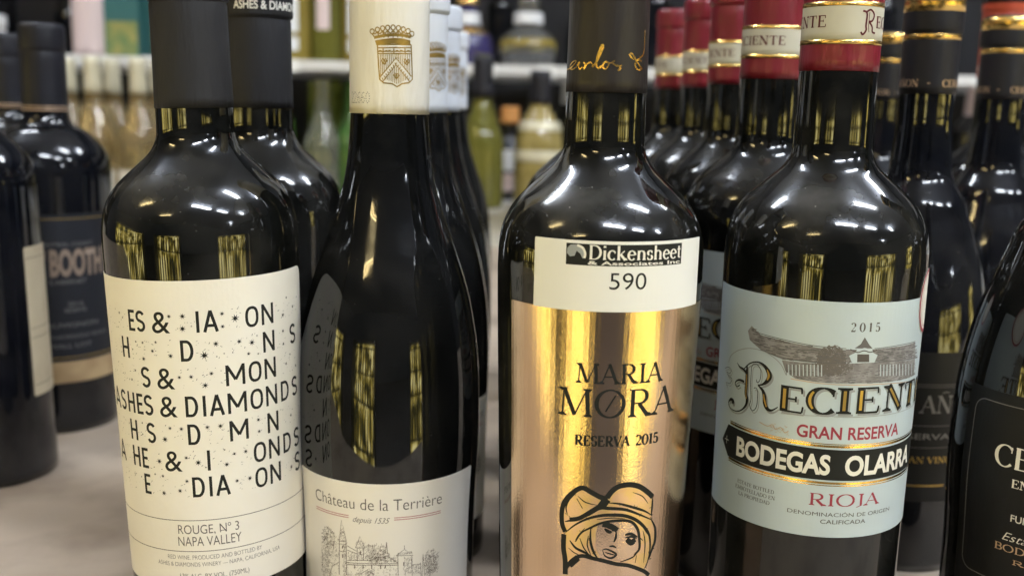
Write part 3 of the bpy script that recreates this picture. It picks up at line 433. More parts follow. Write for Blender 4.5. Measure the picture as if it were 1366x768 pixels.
# ------------------------------------------------------------------ 1. bottle with the letter-scatter label
def make_ashes():
    e = empty('wine_bottle', (-.1219, .410, 0), 'black bottle with cream scattered-letter ASHES & DIAMONDS label, leftmost of the front row', 'wine bottle')
    e.rotation_euler.y = R(-1.7)
    pr = bordeaux(38.5, 35.7, 296, 15.0); g = glass(e, pr, GLASS); Rz = lambda z: interp(pr, z)
    c, cp_ = capsule(e, pr, 236, 296, 277, BLACKCAP, bead=.9)
    q = Print(); q.text('ASHES & DIAMONDS', -6, 31, 280.5, 3.6, bold=.02); q.text('ASHES & DIAMONDS', -54, -17, 280.5, 3.6, bold=.02)
    q.build('lettering', OFFWHITE, c, 15.1, lambda z: interp(cp_, z), .08, strip=1.5)
    lb = patch(e, 'label', CREAM, -61, 62.5, 47.5, 172.4, 5, 38.5, Rz)
    k = Print()
    colx = {0: ('A', -40, -33), 1: ('S', -32.2, -27.8), 2: ('H', -26.4, -21.8), 3: ('E', -20.6, -17.2), 4: ('S', -16.6, -12.2), 5: ('&', -9.2, -1.9), 6: ('D', 1.3, 6.2), 7: ('I', 7.9, 9.2), 8: ('A', 10.4, 16.2),
            9: ('M', 17.4, 25.0), 10: ('O', 26.5, 32.2), 11: ('N', 33.6, 39.4), 12: ('D', 41.6, 46.8), 13: ('S', 49.2, 54.2)}
    rows = [(152.4, [3, 4, 5, 7, 8, 10, 11]), (141.3, [2, 6, 11, 13]), (130.4, [4, 5, 9, 10, 11]), (119.2, list(range(14))), (108.0, [2, 4, 6, 9, 11]), (97.2, [0, 2, 3, 5, 7, 10, 11, 12, 13]), (86.5, [3, 6, 7, 8, 10, 11, 13])]
    for zb, on in rows:
        d = (119 - zb) * .016
        for i in on:
            ch, a, b = colx[i]
            k.text(ch, a + d, b + d, zb, 8.3, bold=.003) if ch == '&' else sans(k, ch, a + d, b + d, zb, 8.3, 1.16)
        for i in range(14):
            if i in on: continue
            _, a, b = colx[i]
            for j in range(9):
                x = random.uniform(a - 1, b + 1.5) + d; z = zb + random.uniform(0, 8.3); l = random.uniform(.15, .9); an = random.choice((0, .5, .5, 1.1, -.4))
                k.line([(x, z), (x + l * math.cos(an), z + l * math.sin(an))], random.uniform(.07, .22), curve=False)
    for x, z, r in STARS: k.star(x, z, r)
    k.build('lettering', INK, lb, 38.5, Rz, .15)
    k = Print()
    k.line([(s / 2, 76.8) for s in range(-118, 120, 4)], .28, curve=False); k.line([(s / 2, 63.8) for s in range(-118, 120, 4)], .28, curve=False)
    k.text('ROUGE, Nº 3', -5.4, 19.2, 71.2, 3.7, bold=-.004); k.text('NAPA VALLEY', -5.7, 20, 66.1, 3.9, bold=-.004); k.line([(11.6, 71.9), (13.3, 71.9)], .25, curve=False)
    k.text('RED WINE. PRODUCED AND BOTTLED BY', -11, 28.6, 60.4, 1.75, bold=-.01); k.text('ASHES & DIAMONDS WINERY — NAPA, CALIFORNIA, USA', -16.2, 37.5, 57.4, 1.75, bold=-.01); k.text('13% ALC. BY VOL. (750ML)', -6, 22.5, 52.2, 2.1, bold=-.006)
    k.build('small_print', GREYINK, lb, 38.5, Rz, .15)
    return e
ashes = make_ashes()
b = copy_tree(ashes); b.location = (-.1225, .4885, 0); b.rotation_euler = (0, 0, R(-105))
for ch in b.children:
    if ch.name.startswith('capsule'): ch.rotation_euler.z = R(98)
b['label'] = 'black bottle with white ASHES & DIAMONDS band on its matte capsule, behind the leftmost bottle'

# ------------------------------------------------------------------ 2. sloping bottle with the castle label
def scribble(pr, x, z, rx, rz, n, wd):
    for _ in range(n):
        a = random.uniform(0, 6.28); d = math.sqrt(random.random()); cx = x + rx * d * math.cos(a); cz = z + rz * d * math.sin(a); r = random.uniform(.25, .6); a0 = random.uniform(0, 6.28)
        pr.line([(cx + r * math.cos(a0 + j * .8), cz + r * .8 * math.sin(a0 + j * .8)) for j in range(5)], wd * random.uniform(.6, 1.3), curve=False)
def make_castle():
    e = empty('wine_bottle', (-.0525, .4246, 0), 'slope-shouldered dark bottle with Château de la Terrière castle label and cream crested capsule', 'wine bottle')
    pr = burgundy(39.3, 37.6, 299, 16.0); glass(e, pr, GLASSB); Rz = lambda z: interp(pr, z)
    c, cpts = capsule(e, pr, 235.4, 299, 284, CREAMCAP, bead=1.0, over=.4)
    q = Print()
    for w_, P in CREST: q.line(P, w_ * 1.35, curve=False)
    q.build('crest', PALEGOLD, c, 16.5, lambda z: interp(cpts, z), .06, strip=1.2)
    q = Print()
    for i, ch in enumerate('22660'):
        x0 = -17.4 + i * 2.35
        for vx, vz in {'2': [(0, 3.4), (.5, 4.1), (1.2, 4), (1.6, 3.3), (1.3, 2.4), (.8, 1.6), (.3, .8), (0, 0), (.6, 0), (1.2, 0), (1.7, 0)], '6': [(1.3, 4), (.7, 3.7), (.3, 2.9), (.1, 2), (.1, 1), (.5, .2), (1.1, .1), (1.6, .8), (1.5, 1.7), (.9, 2.2), (.4, 2)], '0': [(.8, 4.1), (.2, 3.5), (0, 2.6), (0, 1.6), (.2, .6), (.8, 0), (1.4, .6), (1.6, 1.6), (1.6, 2.6), (1.4, 3.5)]}[ch]:
            q.disc(x0 + vx, 239.6 + vz, .22, n=6)
    q.build('stamped_number', GREYINK, c, 16.5, lambda z: interp(cpts, z), .06, strip=1.2)
    lb = patch(e, 'label', CREAM2, -43.2, 48.2, 22, 88.6, 1.0, 39.5, Rz)
    k = Print(); k.text('Château de la Terrière', -30.5, 28.3, 77.2, 4.9, bold=-.008); k.build('lettering', GREYINK, lb, 39.5, Rz, .15)
    k = Print()
    for z in (74.0, 73.1):
        k.line([(-30.5 + i * 3, z) for i in range(7)], .32, curve=False); k.line([(7 + i * 3, z) for i in range(8)], .32, curve=False)
    k.build('red_rules', ROSEINK, lb, 39.5, Rz, .15)
    k = Print(); k.text('depuis 1535', -10.6, 5.2, 71.6, 2.4, bold=-.004, shear=.45)
    k.build('script', GREYINK, lb, 39.5, Rz, .15)
    k = Print()
    for w_, P in CASTLE: k.line(P, w_ * 1.4, curve=False)
    for a, z0, b_, z1, n in HATCH:
        for _ in range(n * 2):
            x = random.uniform(a, b_); z = random.uniform(z0, z1); l = random.uniform(.3, 1.3)
            an = random.choice((1.57, 1.57, 1.2, .15, .8)) + random.uniform(-.15, .15); k.line([(x, z), (x + l * math.cos(an), z + l * math.sin(an))], random.uniform(.05, .14), curve=False)
    scribble(k, -23.5, 62, 3.8, 5, 150, .12); scribble(k, -25, 50, 3.5, 7, 120, .12); scribble(k, 0, 57, 5, 3.5, 130, .12); scribble(k, 23.5, 52, 3.4, 6, 150, .11); scribble(k, -3, 46, 14, 3, 120, .12)
    k.build('castle_etching', BROWNINK, lb, 39.5, Rz, .15)
    return e
castle = make_castle()
for c_ in castle.children:
    pass
cw = copy_tree(castle); cw.location = (-.0505, .527, 0); cw.rotation_euler.z = R(32)
for ch in cw.children:
    if ch.name.startswith('capsule'):
        ch.data = ch.data.copy(); ch.data.materials[0] = WHITECAP
for (x, y, rz, lab) in ((-.0530, .642, 38, 'third'), (-.0575, .86, 30, 'last')):
    q = copy_tree(cw); q.location = (x, y, 0); q.rotation_euler.z = R(rz)
    q['label'] = {'third': 'slope-shouldered bottle with white capsule, second white capsule behind the cream-capsuled castle bottle', 'last': 'smallest, farthest slope-shouldered bottle with white capsule in the castle-label row'}[lab]
cw['label'] = 'slope-shouldered bottle with white crested capsule directly behind the cream-capsuled castle bottle'

# ------------------------------------------------------------------ 3. bottle with the rose gold label
def make_maria():
    e = empty('wine_bottle', (.033, .3777, 0), 'black bottle with shiny rose-gold MARIA MORA label and white Dickensheet 590 sticker', 'wine bottle')
    pr = bordeaux(38.5, 34.0, 300, 14.8); glass(e, pr, GLASS); Rz = lambda z: interp(pr, z)
    c, cpts = capsule(e, pr, 245.2, 300, 284, BROWNCAP, over=.3)
    q = Print()
    for w_, P in CARLOS: q.line([(a, b_) for a, b_ in P], w_ * 1.5)
    q.build('gold_signature', GOLD, c, 14.8, lambda z: interp(cpts, z), .06, strip=1.2)
    lb = patch(e, 'foil_label', ROSEGOLD, -39.6, 64, 30, 171.2, .6, 38.5, Rz)
    k = Print()
    serif(k, 'MARIA', -10.2, 22.2, 145.3, 7.2, T=.16, t=.065); serif(k, 'MØRA', -16.4, 28.8, 133.0, 10.2, T=.15, t=.055); serif(k, 'RESERVA', -9.9, 10.2, 122.4, 3.8, T=.24, t=.10); serif(k, '2015', 12.6, 22.5, 122.4, 3.8, T=.24, t=.10)
    k.build('lettering', INK, lb, 38.5, Rz, .15)
    k = Print(); k.add(*poly2d([LADYFILL, FACE])); k.build('hood_fill', YELGOLD, lb, 38.5, Rz, .135)
    k = Print()
    for w_, P in LADY: k.line(P, w_ * 2.0, layer=.02, taper=w_ < .7)
    for _ in range(160):
        w_, P = random.choice(LADY[:12]); p = random.choice(P); a = random.uniform(0, 6.28); l = random.uniform(.3, .9)
        x, z = p[0] + random.uniform(-.6, .6), p[1] + random.uniform(-.5, .5); k.line([(x, z), (x + l * math.cos(a), z + l * math.sin(a))], .2, layer=.02, curve=False)
    k.build('hooded_woman_drawing', INK, lb, 38.5, Rz, .17)
    st = patch(e, 'auction_sticker', WHITEP, -27.4, 40.4, 171.0, 195.4, .5, 38.5, lambda z: 38.5, off=.32)
    k = Print(); RS = lambda z: 38.5
    k.fill(rrect(-15, 28, 186.9, 194.3)); k.build('logo_panel', INK, st, 38.5, RS, .36)
    k = Print(); k.fill([(-14.6, 192.6), (-13.5, 193.8), (-10.9, 193.9), (-9, 192.6), (-8.4, 190.4), (-9.2, 189.2), (-10, 190.8), (-11.3, 191.8), (-12, 190), (-13.6, 189.7), (-14.7, 190.8)])
    k.build('logo_emblem', FAINT, st, 38.5, RS, .40)
    k = Print(); k.line([(-11.2, 193.7), (-9.3, 192.9), (-8.4, 191), (-8.6, 189.4)], .8)
    serif(k, 'Dickensheet', -7.2, 27.7, 189.1, 4.9, T=.17, t=.07, layer=.03, gap=.03, ser=.1); k.text('& Associates Inc', -7.4, 27.2, 187.3, 1.2, bold=.02, layer=.03)
    k.build('logo_lettering', OFFWHITE, st, 38.5, RS, .40)
    k = Print(); k.text('590', .2, 13.2, 178.9, 5.7, bold=-.004); k.build('lot_number', INK, st, 38.5, RS, .36)
    return e
maria = make_maria()
for (x, y, rz, lab) in ((.0425, .522, 60, 'black bottle with charcoal capsule just behind the rose-gold MARIA MORA bottle'), (.0560, .640, 75, 'black bottle with charcoal capsule, farthest of the three in the rose-gold label row')):
    q = empty('wine_bottle', (x, y, 0), lab, 'wine bottle', rz=R(rz))
    for ch in maria.children:
        if ch.name.startswith(('glass_body', 'capsule', 'foil_label')): copy_tree(ch, q)

# ------------------------------------------------------------------ 4. bottle with the red capsule and blue-grey label
def make_reciente():
    e = empty('wine_bottle', (.1243, .3994, 0), 'black bottle with pale blue-grey RECIENTE Rioja label and red capsule, foremost of its row', 'wine bottle')
    pr = bordeaux(39.0, 37.6, 316, 15.0); glass(e, pr, GLASS); Rz = lambda z: interp(pr, z)
    c, cpts = capsule(e, pr, 255.5, 316, 301, REDCAP, bead=.8); rc = lambda z: interp(cpts, z)
    bd = ring(c, 'paper_band', cpts, 265.4, 280.6, BANDP, .12)
    ring(c, 'gold_band', cpts, 265.2, 266.9, GOLD, .2); ring(c, 'gold_band', cpts, 279.0, 280.7, GOLD, .2)
    q = Print(); g2 = Print()
    for s in (2.9, -45.6):
        serif(q, 'ECIENTE', s + 6.8, s + 35, 271.3, 4.3, T=.2, t=.07)
        for P in ([(s, 277.2), (s + 1.8, 276.3), (s + 1.7, 272), (s + 1.9, 270.3), (s + .6, 268.7), (s - .3, 269.6)], [(s + 1.2, 276.5), (s + 3.4, 277.7), (s + 5.4, 276), (s + 4.6, 273.8), (s + 2.8, 273.4)], [(s + 3, 273.4), (s + 4.7, 271.6), (s + 5, 269.8), (s + 6.6, 269.4)], [(s + 3, 276.8), (s + 2.9, 272), (s + 3.3, 269.6)]):
            q.line(P, .75 if P[0][0] != s + 3 or P[0][1] < 275 else .3)
    q.build('lettering', CAPINK, c, 15.5, rc, .22, strip=1.2)
    lb = patch(e, 'label', BLUEP, -64, 66, 81.2, 172.3, 1.2, 39, Rz)
    # the winery picture
    k = Print(); k.fill(ROOF); k.fill(LOWER, .004); k.build('winery_roof', WINERY, lb, 39, Rz, .145)
    k = Print()
    for _ in range(420):
        i = random.randrange(len(ROOF)); x = random.uniform(-38, 38); 
        zt = [p[1] for p in ROOF if abs(p[0] - x) < 14]
        if not zt: continue
        z0, z1 = min(zt) + .5, max(zt) - .6
        z = random.uniform(z0, z1) if z1 > z0 else z0
        a, b_ = None, None
        lo, hi = edge_span(ROOF, x)
        if lo is None: continue
        z = random.uniform(lo, hi); k.line([(x, z), (x + random.uniform(.8, 3), z + random.uniform(-.15, .1))], random.uniform(.12, .34), curve=False)
    for w_, P in RLINE[1:]: k.line(P, w_ * .9, .01)
    for w_, P in WIN: k.line(P, w_ * .55, .01, curve=False)
    a, z0, b_, z1 = TREE[0]
    kt = Print(); scribble(kt, (a + b_) / 2, (z0 + z1) / 2, (b_ - a) / 2, (z1 - z0) / 2, 620, .30); scribble(kt, (a + b_) / 2 + 1, (z0 + z1) / 2 - 2, (b_ - a) / 1.5, (z1 - z0) / 3.4, 260, .26)
    tr = kt.build('winery_tree', WINERYD, lb, 39, Rz, .15); tr['kind'] = 'stuff'
    for _ in range(420):
        x = random.uniform(-22, 42); lo, hi = edge_span(LOWER, x)
        if lo is None: continue
        z = lo + (hi - lo) * random.random() ** 1.7; k.line([(x, z), (x + random.uniform(.5, 2.4), z)], random.uniform(.08, .22), curve=False)
    k.fill(TOWER, .02); k.build('winery_engraving', WINERYL, lb, 39, Rz, .165)
    k = Print(); k.fill(GABLE)
    for w_, P in WIN: k.line([(x + .9, z) for x, z in P], w_ * .8, curve=False)
    k.build('winery_walls', BLUEP, lb, 39, Rz, .205)
    k = Print(); k.fill(GWIN); k.line([(a_, b2 - .4) for a_, b2 in [(.2, 155.3), (3, 154.2), (5.5, 154.8), (8, 154.2), (10.8, 155.0)]], .4)
    k.build('winery_gable_window', GREYINK, lb, 39, Rz, .235)
    k = Print(); w_, P = RLINE[0]; k.line(P, .3); k.line([(-14.5 + j, 119.6 + 1.2 * math.sin(j * .9) + random.uniform(-.6, .6)) for j in range(0)] or [(-31.5, 122.6), (-28, 121.8), (-26, 122.8), (-24.6, 121.2), (-22.6, 122.4), (-21, 120.6), (-19.6, 121.6)], .28)
    for _ in range(26): x = random.uniform(-27, -19.5); z = random.uniform(119.8, 123.4); k.line([(x, z), (x + random.uniform(.4, 1.1), z + random.uniform(-.6, .6))], .14, curve=False)
    k.build('orange_flourish', BRONZE, lb, 39, Rz, .18)
    # arc and white disc behind the big R
    k = Print(); k.fill([(-51, 141), (-50.5, 145), (-48, 148.5), (-44, 150.6), (-39, 151.3), (-34, 150.6), (-29, 148.3), (-25, 145.2), (-22.5, 142.2), (-22, 139.8), (-30, 134), (-46, 134)]); k.build('letter_disc', BLUEP, lb, 39, Rz, .245)
    k = Print()
    for w_, P in ARC: k.line(P, .3)
    for w_, P in BIGR:
        P2 = [(p[0] + .7, p[1] - .8) + tuple(p[2:]) for p in P]; k.line(P2, w_)
    sp_ = (('E', -24.3, -14.4, 129.0), ('C', -13.4, -3.6, 129.8), ('I', -3.0, 2.6, 130.2), ('E', 3.6, 14.4, 130.4), ('N', 16.2, 26.8, 130.5), ('T', 27.6, 37.0, 130.4), ('E', 38.2, 48, 130.2))
    for ch, a, b_, z in sp_: serif(k, ch, a, b_, z, 10.0, T=.26 if ch in 'N' else .30, t=.07, dx=.8, dz=-.8, gap=0, ser=.16)
    k.line([(-23 + i * 4, 127.9 + min(i, 4) * .3) for i in range(19)], .22, curve=False)
    k.build('letter_shadow', FAINT, lb, 39, Rz, .26)
    k = Print(); g2 = Print()
    for w_, P in BIGR: k.line(P, w_ * .9)
    for w_, P in BIGRFILL: g2.line(P, w_, .03)
    for ch, a, b_, z in sp_: serif(k, ch, a, b_, z, 10.0, T=.26 if ch in 'N' else .30, t=.07, gold=g2, gap=0, ser=.16)
    k.build('title_lettering', INK, lb, 39, Rz, .29); g2.build('title_gilding', DARKGOLD, lb, 39, Rz, .305)
    k = Print(); serif(k, '2015', -.2, 11.2, 161.5, 3.3, T=.2, t=.06, gap=.42)
    for (t_, a, b_, z, h) in (('ESTATE BOTTLED', -40.5, -23.5, 95.4, 1.5), ('EMBOTELLADO EN', -41.5, -23, 93.0, 1.5), ('LA PROPIEDAD', -39.6, -25, 90.6, 1.5)): serif(k, t_, a, b_, z, h, T=.17, t=.07)
    k.text('DENOMINACIÓN DE ORIGEN', -17.9, 25.4, 89.6, 1.5, bold=0); k.text('CALIFICADA', -5.4, 12.8, 86.7, 1.6, bold=.004)
    k.build('small_print', GREYINK, lb, 39, Rz, .15)
    k = Print(); k.text('GRAN RESERVA', -16.6, 26.2, 120.2, 4.6, bold=.022); k.build('grade_lettering', REDINK, lb, 39, Rz, .15)
    k = Print(); serif(k, 'RIOJA', -10.4, 18.2, 93.8, 4.8, T=.2, t=.06)
    k.build('region_lettering', REDINK, lb, 39, Rz, .15)
    k = Print(); k.fill([(-52.6, 109.6), (-48.3, 117.0), (-20, 116.4), (5, 116.0), (30, 116.3), (50, 116.8), (54, 110), (50, 103.8), (30, 103.9), (5, 104.0), (-20, 104.1), (-47.6, 104.0)])
    bdr = k.build('name_banner', INK, lb, 39, Rz, .16)
    k = Print()
    for w_, z in ((.9, 117.3), (.35, 118.2), (.9, 102.9), (.35, 101.9)): k.line([(x, z + .6 * (abs(x - 4) / 50) ** 2) for x in range(-47, 52, 3)], w_, curve=False)
    k.build('banner_gold_rule', GOLD, lb, 39, Rz, .165)
    k = Print(); k.text('BODEGAS', -42.2, -3.4, 106.4, 7.2, bold=.035); k.text('OLARRA', 2.2, 38.6, 106.3, 7.2, bold=.035); k.line([(-50.4, 110.4), (-47.6, 110.4)], .25, curve=False); k.line([(-49, 112), (-49, 108.8)], .25, curve=False)
    k.build('banner_lettering', OFFWHITE, lb, 39, Rz, .18)
    ov = [(42.5 + 9.5 * math.cos(a * .2094), 170 + 12.5 * math.sin(a * .2094)) for a in range(30)]
    k = Print(); k.fill(ov); k.v = [(a, b_, 0) for a, b_, c2 in k.v]; sl = k.build('award_seal', OFFWHITE, e, 39, lambda z: 39.0, .30, rim=.1)
    k = Print(); k.line([(42.5 + 8.8 * math.cos(a * .2094), 170 + 11.8 * math.sin(a * .2094)) for a in range(31)], 1.3, curve=False); k.line([(42.5 + 7.0 * math.cos(a * .2094), 170 + 10.0 * math.sin(a * .2094)) for a in range(31)], .25, curve=False)
    k.build('seal_border', REDINK, sl, 39, lambda z: 39.0, .33)
    return e
def edge_span(poly, x):
    zs = []
    for (a, b_) in zip(poly, poly[1:] + poly[:1]):
        if (a[0] - x) * (b_[0] - x) < 0: zs.append(a[1] + (b_[1] - a[1]) * (x - a[0]) / (b_[0] - a[0]))
    return (min(zs), max(zs)) if len(zs) > 1 else (None, None)
rec = make_reciente()
for (x, y, rz, cz_, lab) in ((.1248, .512, -23, 49, 'red-capsuled bottle with RECIENTE fully readable on its neck band, directly behind the front one'),
                        (.1320, .626, 12, 30, 'red-capsuled bottle third from the front in the RECIENTE row'),
                        (.1306, .733, -12, 55, 'red-capsuled bottle fourth from the front in the RECIENTE row'),
                        (.1243, .812, 150, 10, 'red-capsuled bottle at the far end of the RECIENTE row')):
    q = copy_tree(rec); q.location = (x, y, 0); q.rotation_euler.z = R(rz); q['label'] = lab
    for ch in q.children:
        if ch.name.startswith('capsule'): ch.rotation_euler.z = R(cz_ - rz)

# ------------------------------------------------------------------ 5. black labelled bottles with gold topped navy capsules
def make_cerro(front):
    e = empty('wine_bottle', (.2125, .40, 0), 'dark bottle with black CERRO label cut by the right photo edge', 'wine bottle')
    pr = burgundy(40.5, 38.6, 301, 13.9); glass(e, pr, GLASSB if front else GLASS2); Rz = lambda z: interp(pr, z)
    c, cpts = capsule(e, pr, 250.6, 301, 281.5, NAVYCAP, bead=.7, over=.4); rc = lambda z: interp(cpts, z)
    ring(c, 'gold_top_band', cpts, 292, 299.6, GOLD, .12); ring(c, 'gold_ring', cpts, 278.0, 280.9, GOLD, .15)
    q = Print()
    for s in (1.8, -43.9): serif(q, 'CERRO AÑON', s, s + 33.5, 254.3, 3.6, T=.18, t=.06); q.line([(s + 38, 256), (s + 39.4, 256)], .5, curve=False)
    q.build('lettering', BRONZE, c, 14.5, rc, .06, strip=1.2)
    if front:
        lb = patch(e, 'label', DARKP, -44.8, 44, 48, 134.4, 1.0, 40, Rz)
        k = Print(); k.frame(-40.6, 40.6, 58, 130, 5, .35); k.build('label_frame', DIMINK, lb, 40, Rz, .15)
        k = Print(); serif(k, 'CERRO', -28.4, 8, 105.8, 8.8, T=.17, t=.05); serif(k, 'AÑON', 12, 40, 105.8, 8.8, T=.17, t=.05); k.text('FUNDADA', -20, -2, 84.6, 2.8, bold=.01); serif(k, 'ENSAMBLAJE', -21, 10, 98.4, 3.4, T=.2, t=.07)
        k.build('lettering', OFFWHITE, lb, 40, Rz, .15)
        k = Print(); k.text('Estate', -22.6, -8, 76.2, 3.4, bold=-.012, shear=.4); k.build('script', OFFWHITE, lb, 40, Rz, .15)
        k = Print(); serif(k, 'BODEGAS OLARRA', -25.4, 22, 71.6, 2.9, T=.2, t=.07); serif(k, 'RIOJA', -18, 2, 67.0, 2.0, T=.2, t=.07); k.build('bronze_lettering', BRONZE, lb, 40, Rz, .15)
    else:
        lb = patch(e, 'label', DARKP, -48, 44, 40, 121, 1.0, 40, Rz)
        k = Print(); serif(k, 'CERRO', -48, -12, 89, 9.4, T=.17, t=.05); serif(k, 'AÑON', -4.6, 30, 89, 9.4, T=.17, t=.05); k.text('RESERVA', -19, 13, 74.6, 3.0, bold=.01)
        k.build('lettering', DIMINK, lb, 40, Rz, .15); k = Print()
        for z in (103, 82, 70, 104.2): k.line([(x, z) for x in range(-40, 42, 3)], .22, curve=False)
        k.build('label_rules', DIMINK, lb, 40, Rz, .15)
        k = Print(); serif(k, 'GRAN VINO', -12, 16, 61.5, 3.4, T=.2, t=.07)
        k.line([(x, 49) for x in range(-14, 14, 3)], .8, curve=False); k.build('bronze_lettering', DARKGOLD, lb, 40, Rz, .15)
    return e
cerf = make_cerro(True); cerf.location.x = .2265; cerf.rotation_euler.z = R(-18.6)
cer = make_cerro(False); cer.location = (.2172, .5414, 0); cer['label'] = 'dark bottle with gold-topped navy capsule reading AÑON, just right of the front RECIENTE bottle'
for (x, y, rz, lab) in ((.3020, .640, -12, 'dark bottle with gold-topped navy capsule nearest the upper right corner of the photo'), (.2800, .790, 40, 'dark bottle with small gold-topped capsule half hidden behind the front RECIENTE neck')):
    q = copy_tree(cer); q.location = (x, y, 0); q.rotation_euler.z = R(rz); q['label'] = lab
# orange red capsule behind them
e = empty('wine_bottle', (.362, .775, 0), 'dark bottle with brick-red capsule and black top, between the two gold-topped capsules', 'wine bottle')
pr = bordeaux(38, 37, 331, 15.0); glass(e, pr, GLASS2)
BRICK = mat('brick_red_capsule', (.42, .060, .030), .4, bump=(55, .4))
c, cpts = capsule(e, pr, 268, 331, 316, BRICK); ring(c, 'black_top_band', cpts, 322, 329.5, BLACKCAP, .2); ring(c, 'pale_band', cpts, 273, 277, mat('pink_band', (.60, .34, .28), .5), .1)

# ------------------------------------------------------------------ 6. left hand bottles
def make_booth():
    e = empty('wine_bottle', (-.338, .731, 0), 'navy-labelled BOOTH bottle with tan strip, behind the bottle at the left photo edge', 'wine bottle')
    pr = bordeaux(42, 41, 289, 14.8); glass(e, pr, GLASS2); Rz = lambda z: interp(pr, z)
    c, cpts = capsule(e, pr, 228, 289, 270, NAVYCAP, over=.5)
    ring(c, 'copper_ring', cpts, 228.6, 229.6, BRONZE, .1); ring(c, 'copper_ring', cpts, 231, 231.8, BRONZE, .1)
    lb = patch(e, 'label', NAVYP, -16, 74, 37, 158, 5, 42, Rz)
    k = Print(); k.fill(rrect(-15.4, 73.4, 37.6, 53, 2)); k.build('tan_strip', TANP, lb, 42, Rz, .15)
    k = Print(); k.frame(-13, 71, 56, 155, 4, .6); k.build('label_frame', DARKGOLD, lb, 42, Rz, .15)
    k = Print(); k.text("'", 11, 13, 116, 15.5, bold=.03); k.text('BOOTH', 15.5, 54, 115.5, 17, bold=.045); k.build('title_lettering', mat('pale_copper_ink', (.24, .175, .13), .5), lb, 42, Rz, .15)
    k = Print(); k.text('CENTRAL COAST', 8, 46, 136, 2.4); k.text('CABERNET', 15, 40, 109, 3); k.text('2016', 26, 37, 93, 3); k.text('RESERVE', 24, 39, 88.6, 3); k.text('SAUVIGNON', 8, 48, 78, 3.2); k.text('GROWN AND PRODUCED BY THE ESTATE', 6, 56, 70, 2.4); k.text('SMALL LOT', 10, 42, 63, 3.0)
    k.build('lettering', DIMINK, lb, 42, Rz, .15)
    k = Print(); k.fill([(2 + (6 + 1.2 * math.sin(a * 1.9)) * math.cos(a * .35), 97 + (9 + math.sin(a * 2.3)) * math.sin(a * .35)) for a in range(18)]); k.build('gilt_emblem', DARKGOLD, lb, 42, Rz, .15)
    return e
booth = make_booth()
q = copy_tree(booth); q.location = (-.428, .862, 0); q.rotation_euler.z = R(70); q['label'] = 'dark bottle with navy capsule at the upper left photo edge, beside the BOOTH bottle'
e = empty('wine_bottle', (-.3325, .621, 0), 'dark bottle cut by the left photo edge, only a cream label edge showing', 'wine bottle'); e.rotation_euler.y = R(-1.3)
pr = bordeaux(38.6, 38.2, 300, 15); glass(e, pr, GLASS2); Rz0 = lambda z, p=pr: interp(p, z)
capsule(e, pr, 240, 300, 284, NAVYCAP)
lb = patch(e, 'label', mat('aged_cream_paper', (.50, .43, .30), .55, var=(40, (.42, .35, .24), .4, .7)), 47.6, 110, 53, 147, 1.5, 38.5, Rz0)
k = Print()
for z in (140, 96, 90, 60): k.line([(48.5 + i * 3, z) for i in range(18)], .4, curve=False)
k.build('label_rules', BROWNINK, lb, 38.5, Rz0, .15)
# ------------------------------------------------------------------ 7. the shelves behind
PINKP = mat('pale_pink_paper', (.62, .50, .50), .5); TEALP = mat('teal_paper', (.02, .095, .095), .5); OLIVEP = mat('olive_gold_print', (.24, .23, .07), .5, var=(40, (.10, .16, .06), .42, .6))
AMBER = mat('amber_liquor_glass', (.21, .16, .035), .06, ior=1.5); OLIVE = mat('olive_glass', (.10, .095, .018), .08)
GREENG = mat('pale_green_glass', (.34, .40, .07), .05, var=(14, (.16, .24, .04), .42, .6), trans=.5); GREENB = mat('bright_green_glass', (.035, .085, .018), .12)
ROSEW = mat('rose_wine_glass', (.80, .64, .36), .03, var=(24, (.60, .44, .18), .4, .65), trans=.8); CLEARN = mat('pale_neck_glass', (.62, .64, .50), .03, trans=.85)
CREAMSCREW = mat('champagne_capsule', (.60, .56, .42), .34, metal=.15); CLEAR = mat('clear_glass', (.93, .95, .96), .02, trans=.92)
NAVYG = mat('navy_glass', (.030, .025, .085), .08); GREYL = mat('cool_white_label', (.72, .73, .76), .5); CORK = mat('cork_orange', (.62, .28, .08), .6)
STRAW = mat('straw_wine_glass', (.52, .42, .16), .07, var=(30, (.36, .28, .09), .4, .6), trans=.35)
def wallbox(name, *a, **k):
    o = box(name, *a, **k); o['kind'] = 'structure'; return o
wallbox('back_wall', -4.5, 4.5, 2.78, 2.84, -.95, 2.6, WALLD)
sh = empty('store_shelf', (0, 2.1, 0), 'white enamel store shelving with price rail, blurred behind the wine table', 'shelf')
def pbox(name, x0, x1, y0, y1, z0, z1, m, par, bev=0): return box(name, x0, x1, y0 - par.location.y, y1 - par.location.y, z0, z1, m, par, bev)
pbox('shelf_board', -2.6, 2.6, 2.1, 2.72, .299, .319, SHELFW, sh, .002); pbox('price_rail', -2.6, 2.6, 2.085, 2.1, .299, .3195, SHELFW, sh, .002)
pbox('base_deck', -2.6, 2.6, 2.02, 2.72, .02, .045, SHELFW, sh, .002); pbox('kick_panel', -2.6, 2.6, 2.03, 2.05, -.95, .018, SHELFW, sh)
pbox('shelf_board', -2.6, 2.6, 2.1, 2.72, .86, .88, SHELFW, sh, .002)
TAG = mat('price_tag_paper', (.88, .88, .88), .4)
for i, x in enumerate((-1.0, -.905, -.845, -.74, -.60, -.46, -.30, -.06, .06, .22, .45, .62, .80, .98, 1.15)): pbox('price_tag', x - .018, x + .018, 2.081, 2.0845, .296, .3205, TAG, sh)
for x in (-2.6, 2.6): pbox('upright', x - .015, x + .015, 2.7, 2.74, -.95, 1.2, SHELFW, sh)

